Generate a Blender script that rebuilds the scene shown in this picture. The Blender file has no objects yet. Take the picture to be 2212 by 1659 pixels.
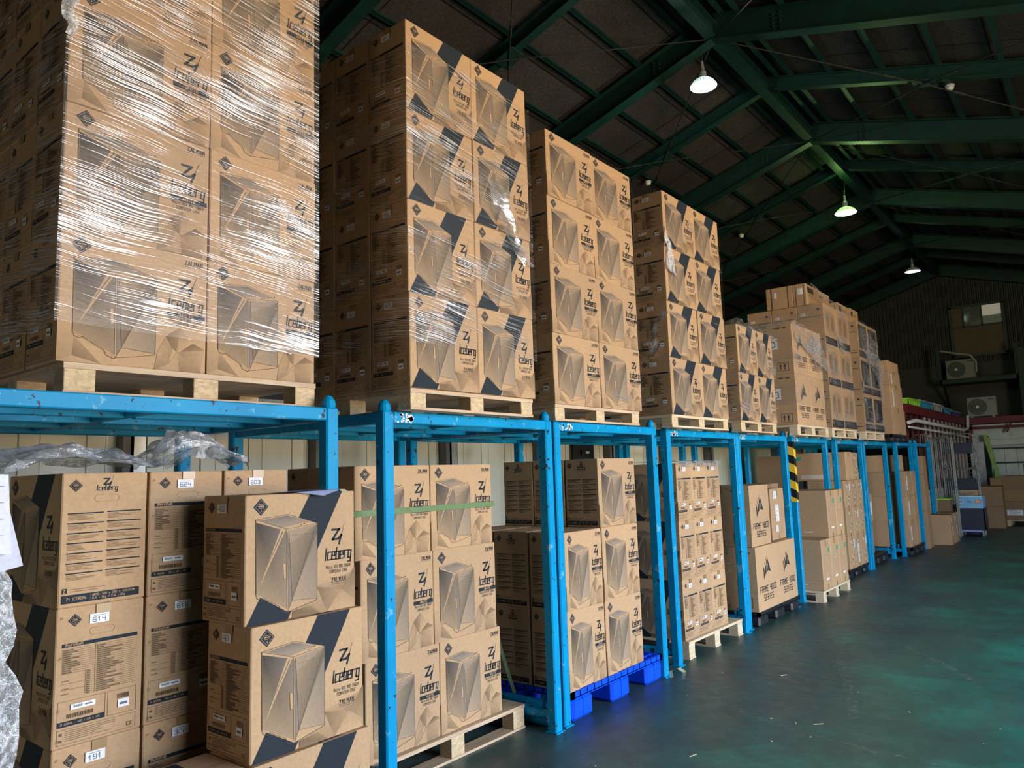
import bpy, math, random
from mathutils import Vector, Matrix, noise
R = random.Random(7)
S = bpy.context.scene
COL = S.collection

# ------------------------------------------------------------------ camera
cam_d = bpy.data.cameras.new('camera'); cam = bpy.data.objects.new('camera', cam_d); COL.objects.link(cam)
cam_d.sensor_width = 36.0; cam_d.lens = 1600.0/2212.0*36.0; cam_d.clip_start = .05; cam_d.clip_end = 200
rt = Vector((0.7783408, 0.6270924, -0.03067108)); dn = Vector((-0.09903546, 0.07438847, -0.99229952)); fw = Vector((-0.61998191, 0.77538473, 0.12000397))
up = -dn; bk = -fw
cam.matrix_world = Matrix(((rt.x, up.x, bk.x, 0), (rt.y, up.y, bk.y, 0), (rt.z, up.z, bk.z, 1.6), (0, 0, 0, 1)))
S.camera = cam

# ------------------------------------------------------------------ view, daylight
S.view_settings.view_transform = 'Standard'; S.view_settings.look = 'None'
S.view_settings.gamma = 1; S.view_settings.use_curve_mapping = False
S.view_settings.exposure = 0.12
W = bpy.data.worlds.new('daylight'); S.world = W; W.use_nodes = True
wb = W.node_tree.nodes['Background']; wb.inputs[1].default_value = 16.0
# open sky above the horizon, sunlit yard paving below it
_tc = W.node_tree.nodes.new('ShaderNodeTexCoord'); _sp = W.node_tree.nodes.new('ShaderNodeSeparateXYZ'); _rp = W.node_tree.nodes.new('ShaderNodeValToRGB')
W.node_tree.links.new(_tc.outputs['Generated'], _sp.inputs[0]); W.node_tree.links.new(_sp.outputs[2], _rp.inputs[0]); W.node_tree.links.new(_rp.outputs[0], wb.inputs[0])
_e = _rp.color_ramp.elements; _e[0].position = 0.0; _e[0].color = (.74, .55, .36, 1); _e[1].position = .03; _e[1].color = (.82, .93, 1.10, 1)
DOOR = (6.0, 1.7, 9.0, 0.0, 4.4)     # shutter opening in the right wall: x, y0, y1, z0, z1
def portal(d, i):
    l = bpy.data.lights.new('door_daylight', 'AREA'); l.shape = 'RECTANGLE'; l.size = d[4]-d[3]; l.size_y = d[2]-d[1]
    l.cycles.is_portal = True
    o = bpy.data.objects.new('door_daylight', l); COL.objects.link(o)
    o.location = (d[0]+.02, (d[1]+d[2])/2, (d[3]+d[4])/2)
    # local -Z must look into the room (-X); local X along world Z, local Y along world Y
    o.matrix_world = Matrix(((0, 0, 1, o.location.x), (0, 1, 0, o.location.y), (-1, 0, 0, o.location.z), (0, 0, 0, 1)))
portal(DOOR, 1)
REAR = (-3.0, -2.2, 0.0, .90, -6.0)    # unseen gap added in the rear wall for low fill light: x0, x1, z0, z1, y
l = bpy.data.lights.new('rear_fill_daylight', 'AREA'); l.shape = 'RECTANGLE'; l.size = REAR[1]-REAR[0]; l.size_y = REAR[3]-REAR[2]; l.cycles.is_portal = True
o = bpy.data.objects.new('rear_fill_daylight', l); COL.objects.link(o); o.matrix_world = Matrix(((1, 0, 0, (REAR[0]+REAR[1])/2), (0, 0, -1, REAR[4]-.02), (0, 1, 0, (REAR[2]+REAR[3])/2), (0, 0, 0, 1)))

# ------------------------------------------------------------------ material helpers
def mat(name):
    m = bpy.data.materials.new(name); m.use_nodes = True
    nt = m.node_tree; b = nt.nodes['Principled BSDF']
    return m, nt, b
def N(nt, t, **k):
    n = nt.nodes.new(t)
    for a, v in k.items():
        if a.startswith('i_'): n.inputs[int(a[2:])].default_value = v
        else: setattr(n, a, v)
    return n
def L(nt, a, b): nt.links.new(a, b)
def mapped(nt, scale, rot=(0, 0, 0), src='Object'):
    tc = N(nt, 'ShaderNodeTexCoord'); mp = N(nt, 'ShaderNodeMapping'); mp.inputs['Scale'].default_value = scale; mp.inputs['Rotation'].default_value = rot
    L(nt, tc.outputs[src], mp.inputs[0]); return mp.outputs[0]
def noise_n(nt, vec, scale, detail=4, rough=.6):
    n = N(nt, 'ShaderNodeTexNoise'); n.inputs['Scale'].default_value = scale; n.inputs['Detail'].default_value = detail; n.inputs['Roughness'].default_value = rough
    if vec is not None: L(nt, vec, n.inputs['Vector'])
    return n.outputs[0]
def ramp(nt, src, stops):
    r = N(nt, 'ShaderNodeValToRGB'); e = r.color_ramp.elements
    while len(e) < len(stops): e.new(.5)
    for i, (p, c) in enumerate(stops):
        e[i].position = p; e[i].color = tuple(c)+(1,) if len(c) == 3 else c
    L(nt, src, r.inputs[0]); return r.outputs[0]
def mixc(nt, fac, a, b, mode='MIX'):
    m = N(nt, 'ShaderNodeMix', data_type='RGBA', blend_type=mode)
    for s, v in ((m.inputs[0], fac), (m.inputs[6], a), (m.inputs[7], b)):
        if hasattr(v, 'is_linked'): L(nt, v, s)
        elif isinstance(v, (int, float)): s.default_value = v
        else: s.default_value = tuple(v)+(1,) if len(v) == 3 else v
    return m.outputs[2]
def bump(nt, b, h, st=.3, dist=.01):
    n = N(nt, 'ShaderNodeBump'); n.inputs['Strength'].default_value = st; n.inputs['Distance'].default_value = dist
    L(nt, h, n.inputs['Height']); L(nt, n.outputs[0], b.inputs['Normal'])
def g(v): return (v, v, v)
def solid(name, col, rough=.5, metal=0, nz=.12, sc=6, spec=None, bmp=0):
    m, nt, b = mat(name)
    v = mapped(nt, (1, 1, 1)); n = noise_n(nt, v, sc)
    c = ramp(nt, n, [(.3, [x*(1-nz) for x in col]), (.7, [min(1, x*(1+nz)) for x in col])])
    L(nt, c, b.inputs['Base Color']); b.inputs['Roughness'].default_value = rough; b.inputs['Metallic'].default_value = metal
    if spec is not None: b.inputs['Specular IOR Level'].default_value = spec
    if bmp: bump(nt, b, n, bmp)
    return m
M = {}
# printed cardboard: the print is a per-corner colour, over kraft fibres and fluting
def printed(name, rough, flut=.25, tintvar=.10):
    m, nt, b = mat(name)
    at = N(nt, 'ShaderNodeAttribute'); at.attribute_name = 'Col'
    v = mapped(nt, (1, 1, 1)); n = noise_n(nt, v, 60, 5, .7)
    n2 = noise_n(nt, mapped(nt, (1, 1, 1)), 4, 3)
    c = mixc(nt, 1.0, at.outputs[0], ramp(nt, n, [(.25, g(.86)), (.75, g(1.1))]), 'MULTIPLY')
    c = mixc(nt, 1.0, c, ramp(nt, n2, [(.3, (.92, .93, .95)), (.7, (1.04, 1.02, 1.0))]), 'MULTIPLY')
    oi = N(nt, 'ShaderNodeObjectInfo')
    c = mixc(nt, 1.0, c, ramp(nt, oi.outputs['Random'], [(0, (1-tintvar, 1-tintvar, 1-tintvar*.8)), (1, (1.04, 1.02, 1.0))]), 'MULTIPLY')
    L(nt, c, b.inputs['Base Color']); b.inputs['Roughness'].default_value = rough; b.inputs['Specular IOR Level'].default_value = .25
    w = noise_n(nt, mapped(nt, (3, 3, 160)), 1.0, 2)
    bump(nt, b, w, flut, .002)
    return m
M['carton'] = printed('printed_cardboard', .75)
M['paper'] = printed('printed_paper', .5, .02, .0)
def film(name, lo, hi, base, gl=.9, scale=(2.2, 2.2, 300), tilt=0.0, rough=.16):
    m, nt, b = mat(name); nt.nodes.remove(b)
    out = nt.nodes['Material Output']
    warp = noise_n(nt, mapped(nt, (1.2, 1.2, 1.2)), 1.6, 2)
    tc = N(nt, 'ShaderNodeTexCoord'); sep = N(nt, 'ShaderNodeSeparateXYZ'); L(nt, tc.outputs['Object'], sep.inputs[0])
    h = N(nt, 'ShaderNodeMath', operation='ADD'); L(nt, sep.outputs[0], h.inputs[0]); L(nt, sep.outputs[1], h.inputs[1])
    t = N(nt, 'ShaderNodeMath', operation='MULTIPLY_ADD'); L(nt, h.outputs[0], t.inputs[0]); t.inputs[1].default_value = tilt; L(nt, sep.outputs[2], t.inputs[2])
    w2 = N(nt, 'ShaderNodeMath', operation='MULTIPLY_ADD'); L(nt, warp, w2.inputs[0]); w2.inputs[1].default_value = .06; L(nt, t.outputs[0], w2.inputs[2])
    cmb = N(nt, 'ShaderNodeCombineXYZ'); L(nt, h.outputs[0], cmb.inputs[0]); L(nt, w2.outputs[0], cmb.inputs[2])
    mp = N(nt, 'ShaderNodeMapping'); mp.inputs['Scale'].default_value = scale; L(nt, cmb.outputs[0], mp.inputs[0])
    st = noise_n(nt, mp.outputs[0], 1.0, 3, .55)
    big = noise_n(nt, mapped(nt, (1.5, 1.5, 3.2)), 1.3, 2)
    add = N(nt, 'ShaderNodeMath', operation='MULTIPLY_ADD'); L(nt, big, add.inputs[0]); add.inputs[1].default_value = .55; L(nt, st, add.inputs[2])
    msk = N(nt, 'ShaderNodeMapRange'); msk.inputs[1].default_value = lo; msk.inputs[2].default_value = hi; msk.inputs[3].default_value = base; msk.inputs[4].default_value = gl
    L(nt, add.outputs[0], msk.inputs[0])
    tr = N(nt, 'ShaderNodeBsdfTransparent'); tr.inputs[0].default_value = (.97, .97, .97, 1)
    gs = N(nt, 'ShaderNodeBsdfGlossy'); gs.inputs['Roughness'].default_value = rough; gs.inputs[0].default_value = (.95, .97, 1, 1)
    bm = N(nt, 'ShaderNodeBump'); bm.inputs['Strength'].default_value = .9; bm.inputs['Distance'].default_value = .0022
    L(nt, st, bm.inputs['Height']); L(nt, bm.outputs[0], gs.inputs['Normal'])
    df = N(nt, 'ShaderNodeBsdfDiffuse'); df.inputs[0].default_value = (.8, .82, .85, 1)
    m1 = N(nt, 'ShaderNodeMixShader'); m1.inputs[0].default_value = .35; L(nt, gs.outputs[0], m1.inputs[1]); L(nt, df.outputs[0], m1.inputs[2])
    m2 = N(nt, 'ShaderNodeMixShader'); L(nt, msk.outputs[0], m2.inputs[0]); L(nt, tr.outputs[0], m2.inputs[1]); L(nt, m1.outputs[0], m2.inputs[2])
    L(nt, m2.outputs[0], out.inputs[0])
    return m
M['film_heavy'] = film('stretch_film_heavy', .832, .90, .03, .97, tilt=.10, rough=.24)
M['film_side'] = M['film_heavy']
M['film_mid'] = film('stretch_film', .855, .93, .02, .9, tilt=.14, rough=.24)
M['film_light'] = film('stretch_film_thin', .94, 1.02, .01, .7, tilt=.08, rough=.24)
M['film_loose'] = film('loose_film', .70, 1.0, .16, .8, scale=(14, 14, 30), rough=.2)
def crumple_mat():
    m, nt, b = mat('crumpled_film'); nt.nodes.remove(b); out = nt.nodes['Material Output']
    v = noise_n(nt, mapped(nt, (1, 1, 1)), 34, 4, .7)
    msk = N(nt, 'ShaderNodeMapRange'); msk.inputs[1].default_value = .42; msk.inputs[2].default_value = .60; msk.inputs[3].default_value = .38; msk.inputs[4].default_value = .92; L(nt, v, msk.inputs[0])
    tr = N(nt, 'ShaderNodeBsdfTransparent'); tr.inputs[0].default_value = (.95, .97, .98, 1)
    gs = N(nt, 'ShaderNodeBsdfGlossy'); gs.inputs['Roughness'].default_value = .14
    bm = N(nt, 'ShaderNodeBump'); bm.inputs['Strength'].default_value = 1; bm.inputs['Distance'].default_value = .02; L(nt, v, bm.inputs['Height']); L(nt, bm.outputs[0], gs.inputs['Normal'])
    df = N(nt, 'ShaderNodeBsdfDiffuse'); df.inputs[0].default_value = (.75, .80, .86, 1)
    m1 = N(nt, 'ShaderNodeMixShader'); m1.inputs[0].default_value = .45; L(nt, gs.outputs[0], m1.inputs[1]); L(nt, df.outputs[0], m1.inputs[2])
    m2 = N(nt, 'ShaderNodeMixShader'); L(nt, msk.outputs[0], m2.inputs[0]); L(nt, tr.outputs[0], m2.inputs[1]); L(nt, m1.outputs[0], m2.inputs[2]); L(nt, m2.outputs[0], out.inputs[0])
    return m
M['crumple'] = crumple_mat()
def blue_paint():
    m, nt, b = mat('chipped_blue_paint')
    v = mapped(nt, (1, 1, 1)); n = noise_n(nt, v, 9, 6, .75); n2 = noise_n(nt, mapped(nt, (1, 1, 1)), 2.2, 3)
    base = ramp(nt, n2, [(.3, (.001, .23, .48)), (.7, (.0015, .30, .58))])
    c = mixc(nt, ramp(nt, n, [(.60, g(0)), (.62, g(.75))]), base, (.16, .42, .58))
    n3 = noise_n(nt, mapped(nt, (1, 1, 1)), 17, 5, .7)
    c = mixc(nt, ramp(nt, n3, [(.63, g(0)), (.64, g(1))]), c, (.045, .02, .015))
    L(nt, c, b.inputs['Base Color']); b.inputs['Roughness'].default_value = .42; b.inputs['Specular IOR Level'].default_value = .14; bump(nt, b, n, .08)
    return m
M['blue'] = blue_paint()
def floor_mat():
    m, nt, b = mat('worn_green_floor_paint')
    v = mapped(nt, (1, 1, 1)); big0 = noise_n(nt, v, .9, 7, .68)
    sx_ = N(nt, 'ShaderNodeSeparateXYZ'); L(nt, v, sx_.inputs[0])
    gr = N(nt, 'ShaderNodeMapRange'); gr.inputs[1].default_value = -3.2; gr.inputs[2].default_value = 1.0; gr.inputs[3].default_value = -.13; gr.inputs[4].default_value = .20; L(nt, sx_.outputs[0], gr.inputs[0])  # base tone shifts from dark grey beside the racks to lighter teal rightward
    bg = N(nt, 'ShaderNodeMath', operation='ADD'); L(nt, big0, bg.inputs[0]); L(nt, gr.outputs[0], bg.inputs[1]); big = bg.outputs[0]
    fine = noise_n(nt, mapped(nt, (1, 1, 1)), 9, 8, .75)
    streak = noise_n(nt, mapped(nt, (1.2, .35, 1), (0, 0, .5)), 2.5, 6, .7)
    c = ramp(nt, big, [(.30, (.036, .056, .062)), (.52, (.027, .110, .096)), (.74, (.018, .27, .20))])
    c = mixc(nt, ramp(nt, streak, [(.50, g(0)), (.74, g(.5))]), c, (.10, .12, .115))
    c = mixc(nt, ramp(nt, fine, [(.35, g(0)), (.75, g(.45))]), c, (.028, .045, .05))
    sp = noise_n(nt, mapped(nt, (1, 1, 1)), 38, 2, .5)
    c = mixc(nt, ramp(nt, sp, [(.76, g(0)), (.80, g(.8))]), c, (.30, .30, .28))
    L(nt, c, b.inputs['Base Color'])
    L(nt, ramp(nt, fine, [(.3, g(.34)), (.7, g(.55))]), b.inputs['Roughness']); bump(nt, b, fine, .12, .01)
    b.inputs['Specular IOR Level'].default_value = .6
    return m
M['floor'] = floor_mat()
def scuff():
    m, nt, b = mat('pale_scuff'); nt.nodes.remove(b); out = nt.nodes['Material Output']
    n = noise_n(nt, mapped(nt, (1, 1, 1)), 22, 6, .8)
    msk = N(nt, 'ShaderNodeMapRange'); msk.inputs[1].default_value = .50; msk.inputs[2].default_value = .66; msk.inputs[3].default_value = 0; msk.inputs[4].default_value = .5; L(nt, n, msk.inputs[0])
    tr = N(nt, 'ShaderNodeBsdfTransparent'); df = N(nt, 'ShaderNodeBsdfDiffuse'); df.inputs[0].default_value = (.34, .38, .37, 1)
    m2 = N(nt, 'ShaderNodeMixShader'); L(nt, msk.outputs[0], m2.inputs[0]); L(nt, tr.outputs[0], m2.inputs[1]); L(nt, df.outputs[0], m2.inputs[2]); L(nt, m2.outputs[0], out.inputs[0]); return m
M['scuff'] = scuff()
def roof_mat():
    m, nt, b = mat('wood_wool_roof_board')
    n = noise_n(nt, mapped(nt, (1, 1, 1)), 28, 8, .8); n2 = noise_n(nt, mapped(nt, (1, 1, 1)), .7, 3)
    c = ramp(nt, n, [(.3, (.024, .0225, .0215)), (.7, (.082, .076, .070))])
    c = mixc(nt, 1.0, c, ramp(nt, n2, [(.3, g(.75)), (.7, g(1.2))]), 'MULTIPLY')
    br = N(nt, 'ShaderNodeTexBrick'); L(nt, mapped(nt, (1, 1, 1), (0, 0, math.pi/2)), br.inputs['Vector'])
    br.inputs['Color1'].default_value = (1, 1, 1, 1); br.inputs['Color2'].default_value = (.85, .85, .85, 1); br.inputs['Mortar'].default_value = (.25, .25, .25, 1)
    br.inputs['Scale'].default_value = 1; br.inputs['Brick Width'].default_value = 1.8; br.inputs['Row Height'].default_value = .7; br.inputs['Mortar Size'].default_value = .012; br.offset = 0
    c = mixc(nt, 1.0, c, br.outputs[0], 'MULTIPLY')
    L(nt, c, b.inputs['Base Color']); b.inputs['Roughness'].default_value = .95; bump(nt, b, n, .6, .02); b.inputs['Specular IOR Level'].default_value = .1
    return m
M['roof'] = roof_mat()
def wall_panel(name, col):
    m, nt, b = mat(name)
    n = noise_n(nt, mapped(nt, (1, 1, .3)), 2.5, 5)
    c = ramp(nt, n, [(.3, [x*.82 for x in col]), (.7, col)])
    L(nt, c, b.inputs['Base Color']); b.inputs['Roughness'].default_value = .35; b.inputs['Metallic'].default_value = .0
    return m
M['wall'] = wall_panel('cream_sheet_metal', (.80, .81, .64))
M['wall_dark'] = solid('dark_cladding', (.045, .045, .042), .6)
M['steel_green'] = solid('green_painted_steel', (.003, .028, .022), .5, nz=.25, sc=5)
M['galv'] = solid('galvanised_steel', (.45, .47, .46), .4, .6, .2)
M['colgrey'] = solid('dark_column_steel', (.12, .12, .12), .5, .2, .3)
M['black'] = solid('black_rubber', (.012, .012, .013), .6)
M['blackp'] = solid('black_plastic', (.022, .024, .028), .42)
M['bluep'] = solid('blue_plastic', (.003, .075, .88), .4, nz=.08, spec=.25)
def wood(name, a, bcol, sc):
    m, nt, b = mat(name)
    n = noise_n(nt, mapped(nt, (sc, 2, sc)), 1, 6, .7)
    L(nt, ramp(nt, n, [(.3, a), (.7, bcol)]), b.inputs['Base Color']); b.inputs['Roughness'].default_value = .7; bump(nt, b, n, .3); return m
M['wood'] = wood('pallet_plywood', (.40, .27, .17), (.66, .50, .34), 30)
M['woodb'] = wood('pale_pallet_wood', (.52, .40, .25), (.76, .62, .42), 30)
def chip(name, a, bcol):
    m, nt, b = mat(name)
    vo = N(nt, 'ShaderNodeTexVoronoi'); vo.inputs['Scale'].default_value = 95; L(nt, mapped(nt, (1, .5, 1)), vo.inputs['Vector'])
    n = noise_n(nt, mapped(nt, (1, 1, 1)), 60, 4, .8)
    c = mixc(nt, n, a, bcol); c = mixc(nt, .45, c, ramp(nt, vo.outputs['Color'], [(.1, [x*.5 for x in bcol]), (.8, bcol)]))
    L(nt, c, b.inputs['Base Color']); b.inputs['Roughness'].default_value = .8; bump(nt, b, n, .4); return m
M['chip'] = chip('chipboard_block', (.30, .19, .09), (.80, .62, .38))
M['white'] = solid('white_plastic', (.72, .72, .70), .4, nz=.04)
M['acwhite'] = solid('dusty_beige_metal', (.26, .25, .23), .5, nz=.06)
M['tape'] = solid('brown_packing_tape', (.34, .22, .10), .25, nz=.08)
M['red'] = solid('dark_red_steel', (.12, .008, .012), .5)
M['lime'] = solid('lime_plastic', (.30, .70, .05), .4)
M['teal'] = solid('teal_plastic', (.02, .30, .45), .4)
M['navyp'] = solid('navy_plastic', (.015, .03, .30), .4)
M['greyp'] = solid('grey_plastic', (.35, .38, .36), .4)
M['strap'] = solid('green_webbing', (.12, .20, .075), .6, sc=40)
M['strap_dark'] = solid('dark_green_webbing', (.035, .06, .025), .6, sc=40)
M['cream'] = solid('cream_strap', (.62, .62, .42), .6)
M['panel'] = solid('pale_panel', (.50, .55, .50), .5)
M['cage'] = solid('cage_zinc_wire', (.15, .17, .16), .5, .3)
M['ply'] = solid('plywood_sheet', (.13, .10, .05), .7)
M['plank'] = solid('speckled_green_plank', (.28, .42, .12), .7, nz=.4, sc=30)
def glass():
    m, nt, b = mat('window_glass'); b.inputs['Base Color'].default_value = (.12, .13, .12, 1); b.inputs['Roughness'].default_value = .08
    n = noise_n(nt, None, 2); L(nt, ramp(nt, n, [(.3, g(.06)), (.7, g(.14))]), b.inputs['Roughness']); return m
M['glass'] = glass()
def hazard():
    m, nt, b = mat('yellow_black_tape')
    tc = N(nt, 'ShaderNodeTexCoord'); s = N(nt, 'ShaderNodeSeparateXYZ'); L(nt, tc.outputs['Object'], s.inputs[0])
    a = N(nt, 'ShaderNodeMath', operation='ADD'); L(nt, s.outputs[0], a.inputs[0]); L(nt, s.outputs[1], a.inputs[1])
    t = N(nt, 'ShaderNodeMath', operation='MULTIPLY_ADD'); L(nt, a.outputs[0], t.inputs[0]); t.inputs[1].default_value = .45; L(nt, s.outputs[2], t.inputs[2])
    q = N(nt, 'ShaderNodeMath', operation='MULTIPLY'); L(nt, t.outputs[0], q.inputs[0]); q.inputs[1].default_value = 1/.20
    f = N(nt, 'ShaderNodeMath', operation='FRACT'); L(nt, q.outputs[0], f.inputs[0])
    gt = N(nt, 'ShaderNodeMath', operation='GREATER_THAN'); L(nt, f.outputs[0], gt.inputs[0]); gt.inputs[1].default_value = .5
    n = noise_n(nt, mapped(nt, (1, 1, 1)), 20)
    y = mixc(nt, n, (.80, .50, .03), (.90, .60, .06))
    L(nt, mixc(nt, gt.outputs[0], (.012, .016, .022), y), b.inputs['Base Color']); b.inputs['Roughness'].default_value = .35; return m
M['hazard'] = hazard()
def emit(name, col, st):
    m, nt, b = mat(name); b.inputs['Base Color'].default_value = (.8, .8, .8, 1); b.inputs['Emission Color'].default_value = col+(1,); b.inputs['Emission Strength'].default_value = st; return m
M['lampw'] = emit('lamp_glow_white', (.75, 1.0, .92), 26)
M['lampg'] = emit('lamp_glow_green', (.62, 1.0, .30), 22)
M['lampw_rib'] = emit('dim_prismatic_rib', (.55, .9, .85), .55); M['lampg_rib'] = emit('dim_green_rib', (.45, .85, .2), .55)
M['lampw_shade'] = emit('glowing_prismatic_shade', (.70, 1.0, .95), 1.2); M['lampg_shade'] = emit('green_glowing_shade', (.45, .95, .25), .9)
M['lampoff'] = emit('lamp_faint', (.8, .95, .9), .5)
def refl(name, col):
    m, nt, b = mat(name); n = noise_n(nt, mapped(nt, (1, 1, 1)), 30)
    L(nt, ramp(nt, n, [(.3, [c*.85 for c in col]), (.7, col)]), b.inputs['Base Color']); b.inputs['Roughness'].default_value = .3; b.inputs['Metallic'].default_value = .3; return m
M['refl'] = refl('aluminium_reflector', (.85, .9, .88))

# ------------------------------------------------------------------ mesh builder
WHITE = (1, 1, 1)
KR = (.50, .33, .185)
class MB:
    def __init__(s): s.v = []; s.f = []; s.c = []; s.m = []
    def face(s, pts, col=WHITE, m=0):
        i = len(s.v); s.v += [tuple(p) for p in pts]; n = len(pts); s.f.append(tuple(range(i, i+n)))
        s.c += list(col) if isinstance(col[0], (tuple, list)) else [col]*n
        s.m.append(m)
    def box(s, x0, x1, y0, y1, z0, z1, col=WHITE, m=0):
        p = [(x, y, z) for x in (x0, x1) for y in (y0, y1) for z in (z0, z1)]
        for q in ((0, 1, 3, 2), (4, 6, 7, 5), (0, 4, 5, 1), (2, 3, 7, 6), (0, 2, 6, 4), (1, 5, 7, 3)): s.face([p[i] for i in q], col, m)
    def obox(s, c, ax, ay, az, hx, hy, hz, col=WHITE, m=0):
        c = Vector(c); ax = Vector(ax).normalized()*hx; ay = Vector(ay).normalized()*hy; az = Vector(az).normalized()*hz
        p = [c+ax*i+ay*j+az*k for i in (-1, 1) for j in (-1, 1) for k in (-1, 1)]
        for q in ((0, 1, 3, 2), (4, 6, 7, 5), (0, 4, 5, 1), (2, 3, 7, 6), (0, 2, 6, 4), (1, 5, 7, 3)): s.face([p[i] for i in q], col, m)
    def bar(s, a, b, w, h, upv=(0, 0, 1), col=WHITE, m=0):
        a = Vector(a); b = Vector(b); d = (b-a); u = Vector(upv); r = d.cross(u).normalized(); u2 = r.cross(d).normalized()
        s.obox((a+b)/2, d, r, u2, d.length/2, w/2, h/2, col, m)
    def ibeam(s, a, b, w, h, t=.014, upv=(0, 0, 1)):
        a = Vector(a); b = Vector(b); d = (b-a); u = Vector(upv); r = d.cross(u).normalized(); u2 = r.cross(d).normalized()
        c = (a+b)/2
        s.obox(c, d, r, u2, d.length/2, t/2, h/2-t)
        s.obox(c+u2*(h/2-t/2), d, r, u2, d.length/2, w/2, t/2); s.obox(c-u2*(h/2-t/2), d, r, u2, d.length/2, w/2, t/2)
    def cbox(s, x0, x1, y0, y1, z0, z1, r, col=WHITE, ec=None, m=0):
        lo = (x0, y0, z0); hi = (x1, y1, z1); ec = ec or col
        def P(sg, a): return tuple((hi[i] if sg[i] > 0 else lo[i]) - (0 if i == a else sg[i]*r) for i in range(3))
        ctr = Vector([(lo[i]+hi[i])/2 for i in range(3)])
        def add(pts, c):
            n = (Vector(pts[1])-Vector(pts[0])).cross(Vector(pts[2])-Vector(pts[0])); mid = sum((Vector(p) for p in pts), Vector())/len(pts)
            if n.dot(mid-ctr) < 0: pts = pts[::-1]
            s.face(pts, c, m)
        for a in range(3):
            b, c = (a+1) % 3, (a+2) % 3
            for sa in (-1, 1):
                q = []
                for sb, sc in ((-1, -1), (1, -1), (1, 1), (-1, 1)):
                    sg = [0, 0, 0]; sg[a] = sa; sg[b] = sb; sg[c] = sc; q.append(P(sg, a))
                add(q, col)
            for sb in (-1, 1):
                for sc in (-1, 1):
                    sg1 = [0, 0, 0]; sg1[a] = -1; sg1[b] = sb; sg1[c] = sc; sg2 = list(sg1); sg2[a] = 1
                    add([P(sg1, b), P(sg2, b), P(sg2, c), P(sg1, c)], ec)
        for sx in (-1, 1):
            for sy in (-1, 1):
                for sz in (-1, 1): add([P((sx, sy, sz), 0), P((sx, sy, sz), 1), P((sx, sy, sz), 2)], ec)
    def tube(s, a, b, r, n=10, r2=None, caps=True, col=WHITE, m=0):
        a = Vector(a); b = Vector(b); d = (b-a).normalized(); r2 = r if r2 is None else r2
        u = d.orthogonal().normalized(); w = d.cross(u)
        A = [a+(u*math.cos(t)+w*math.sin(t))*r for t in [2*math.pi*i/n for i in range(n)]]
        B = [b+(u*math.cos(t)+w*math.sin(t))*r2 for t in [2*math.pi*i/n for i in range(n)]]
        for i in range(n): s.face([A[i], A[(i+1) % n], B[(i+1) % n], B[i]], col, m)
        if caps: s.face(A[::-1], col, m); s.face(B, col, m)
    def path(s, pts, r, n=8, m=0):
        for a, b in zip(pts, pts[1:]): s.tube(a, b, r, n, m=m)
    def lathe(s, prof, n=24, ctr=(0, 0, 0), m=0, wob=0):
        cx, cy, cz = ctr
        for (r0, z0), (r1, z1) in zip(prof, prof[1:]):
            for i in range(n):
                a0 = 2*math.pi*i/n; a1 = 2*math.pi*(i+1)/n
                k0 = 1+wob*(i % 2); k1 = 1+wob*((i+1) % 2)
                s.face([(cx+r0*k0*math.cos(a0), cy+r0*k0*math.sin(a0), cz+z0), (cx+r0*k1*math.cos(a1), cy+r0*k1*math.sin(a1), cz+z0),
                        (cx+r1*k1*math.cos(a1), cy+r1*k1*math.sin(a1), cz+z1), (cx+r1*k0*math.cos(a0), cy+r1*k0*math.sin(a0), cz+z1)], WHITE, m)
    def mesh(s, name, mats):
        me = bpy.data.meshes.new(name); me.from_pydata(s.v, [], s.f)
        if not isinstance(mats, (list, tuple)): mats = [mats]
        for m in mats: me.materials.append(M[m] if isinstance(m, str) else m)
        me.polygons.foreach_set('material_index', s.m)
        ca = me.color_attributes.new('Col', 'FLOAT_COLOR', 'CORNER')
        flat = []
        for c in s.c: flat += [c[0], c[1], c[2], 1.0]
        ca.data.foreach_set('color', flat); me.update(); return me
    def build(s, name, mats, parent=None, loc=(0, 0, 0), rz=0, smooth=False):
        me = s.mesh(name, mats)
        if smooth: me.polygons.foreach_set('use_smooth', [True]*len(me.polygons))
        return link(name, me, parent, loc, rz)
def link(name, me, parent=None, loc=(0, 0, 0), rz=0):
    o = bpy.data.objects.new(name, me); COL.objects.link(o); o.location = loc; o.rotation_euler = (0, 0, rz)
    if parent: o.parent = parent
    return o
def tag(o, label, cat, group=None, kind=None):
    o['label'] = label; o['category'] = cat
    if group: o['group'] = group
    if kind: o['kind'] = kind
    return o
def empty(name, loc, label, cat, group=None):
    o = bpy.data.objects.new(name, None); COL.objects.link(o); o.location = loc; return tag(o, label, cat, group)
def struct(o, label=None):
    o['kind'] = 'structure'
    if label: o['label'] = label
    return o

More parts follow.
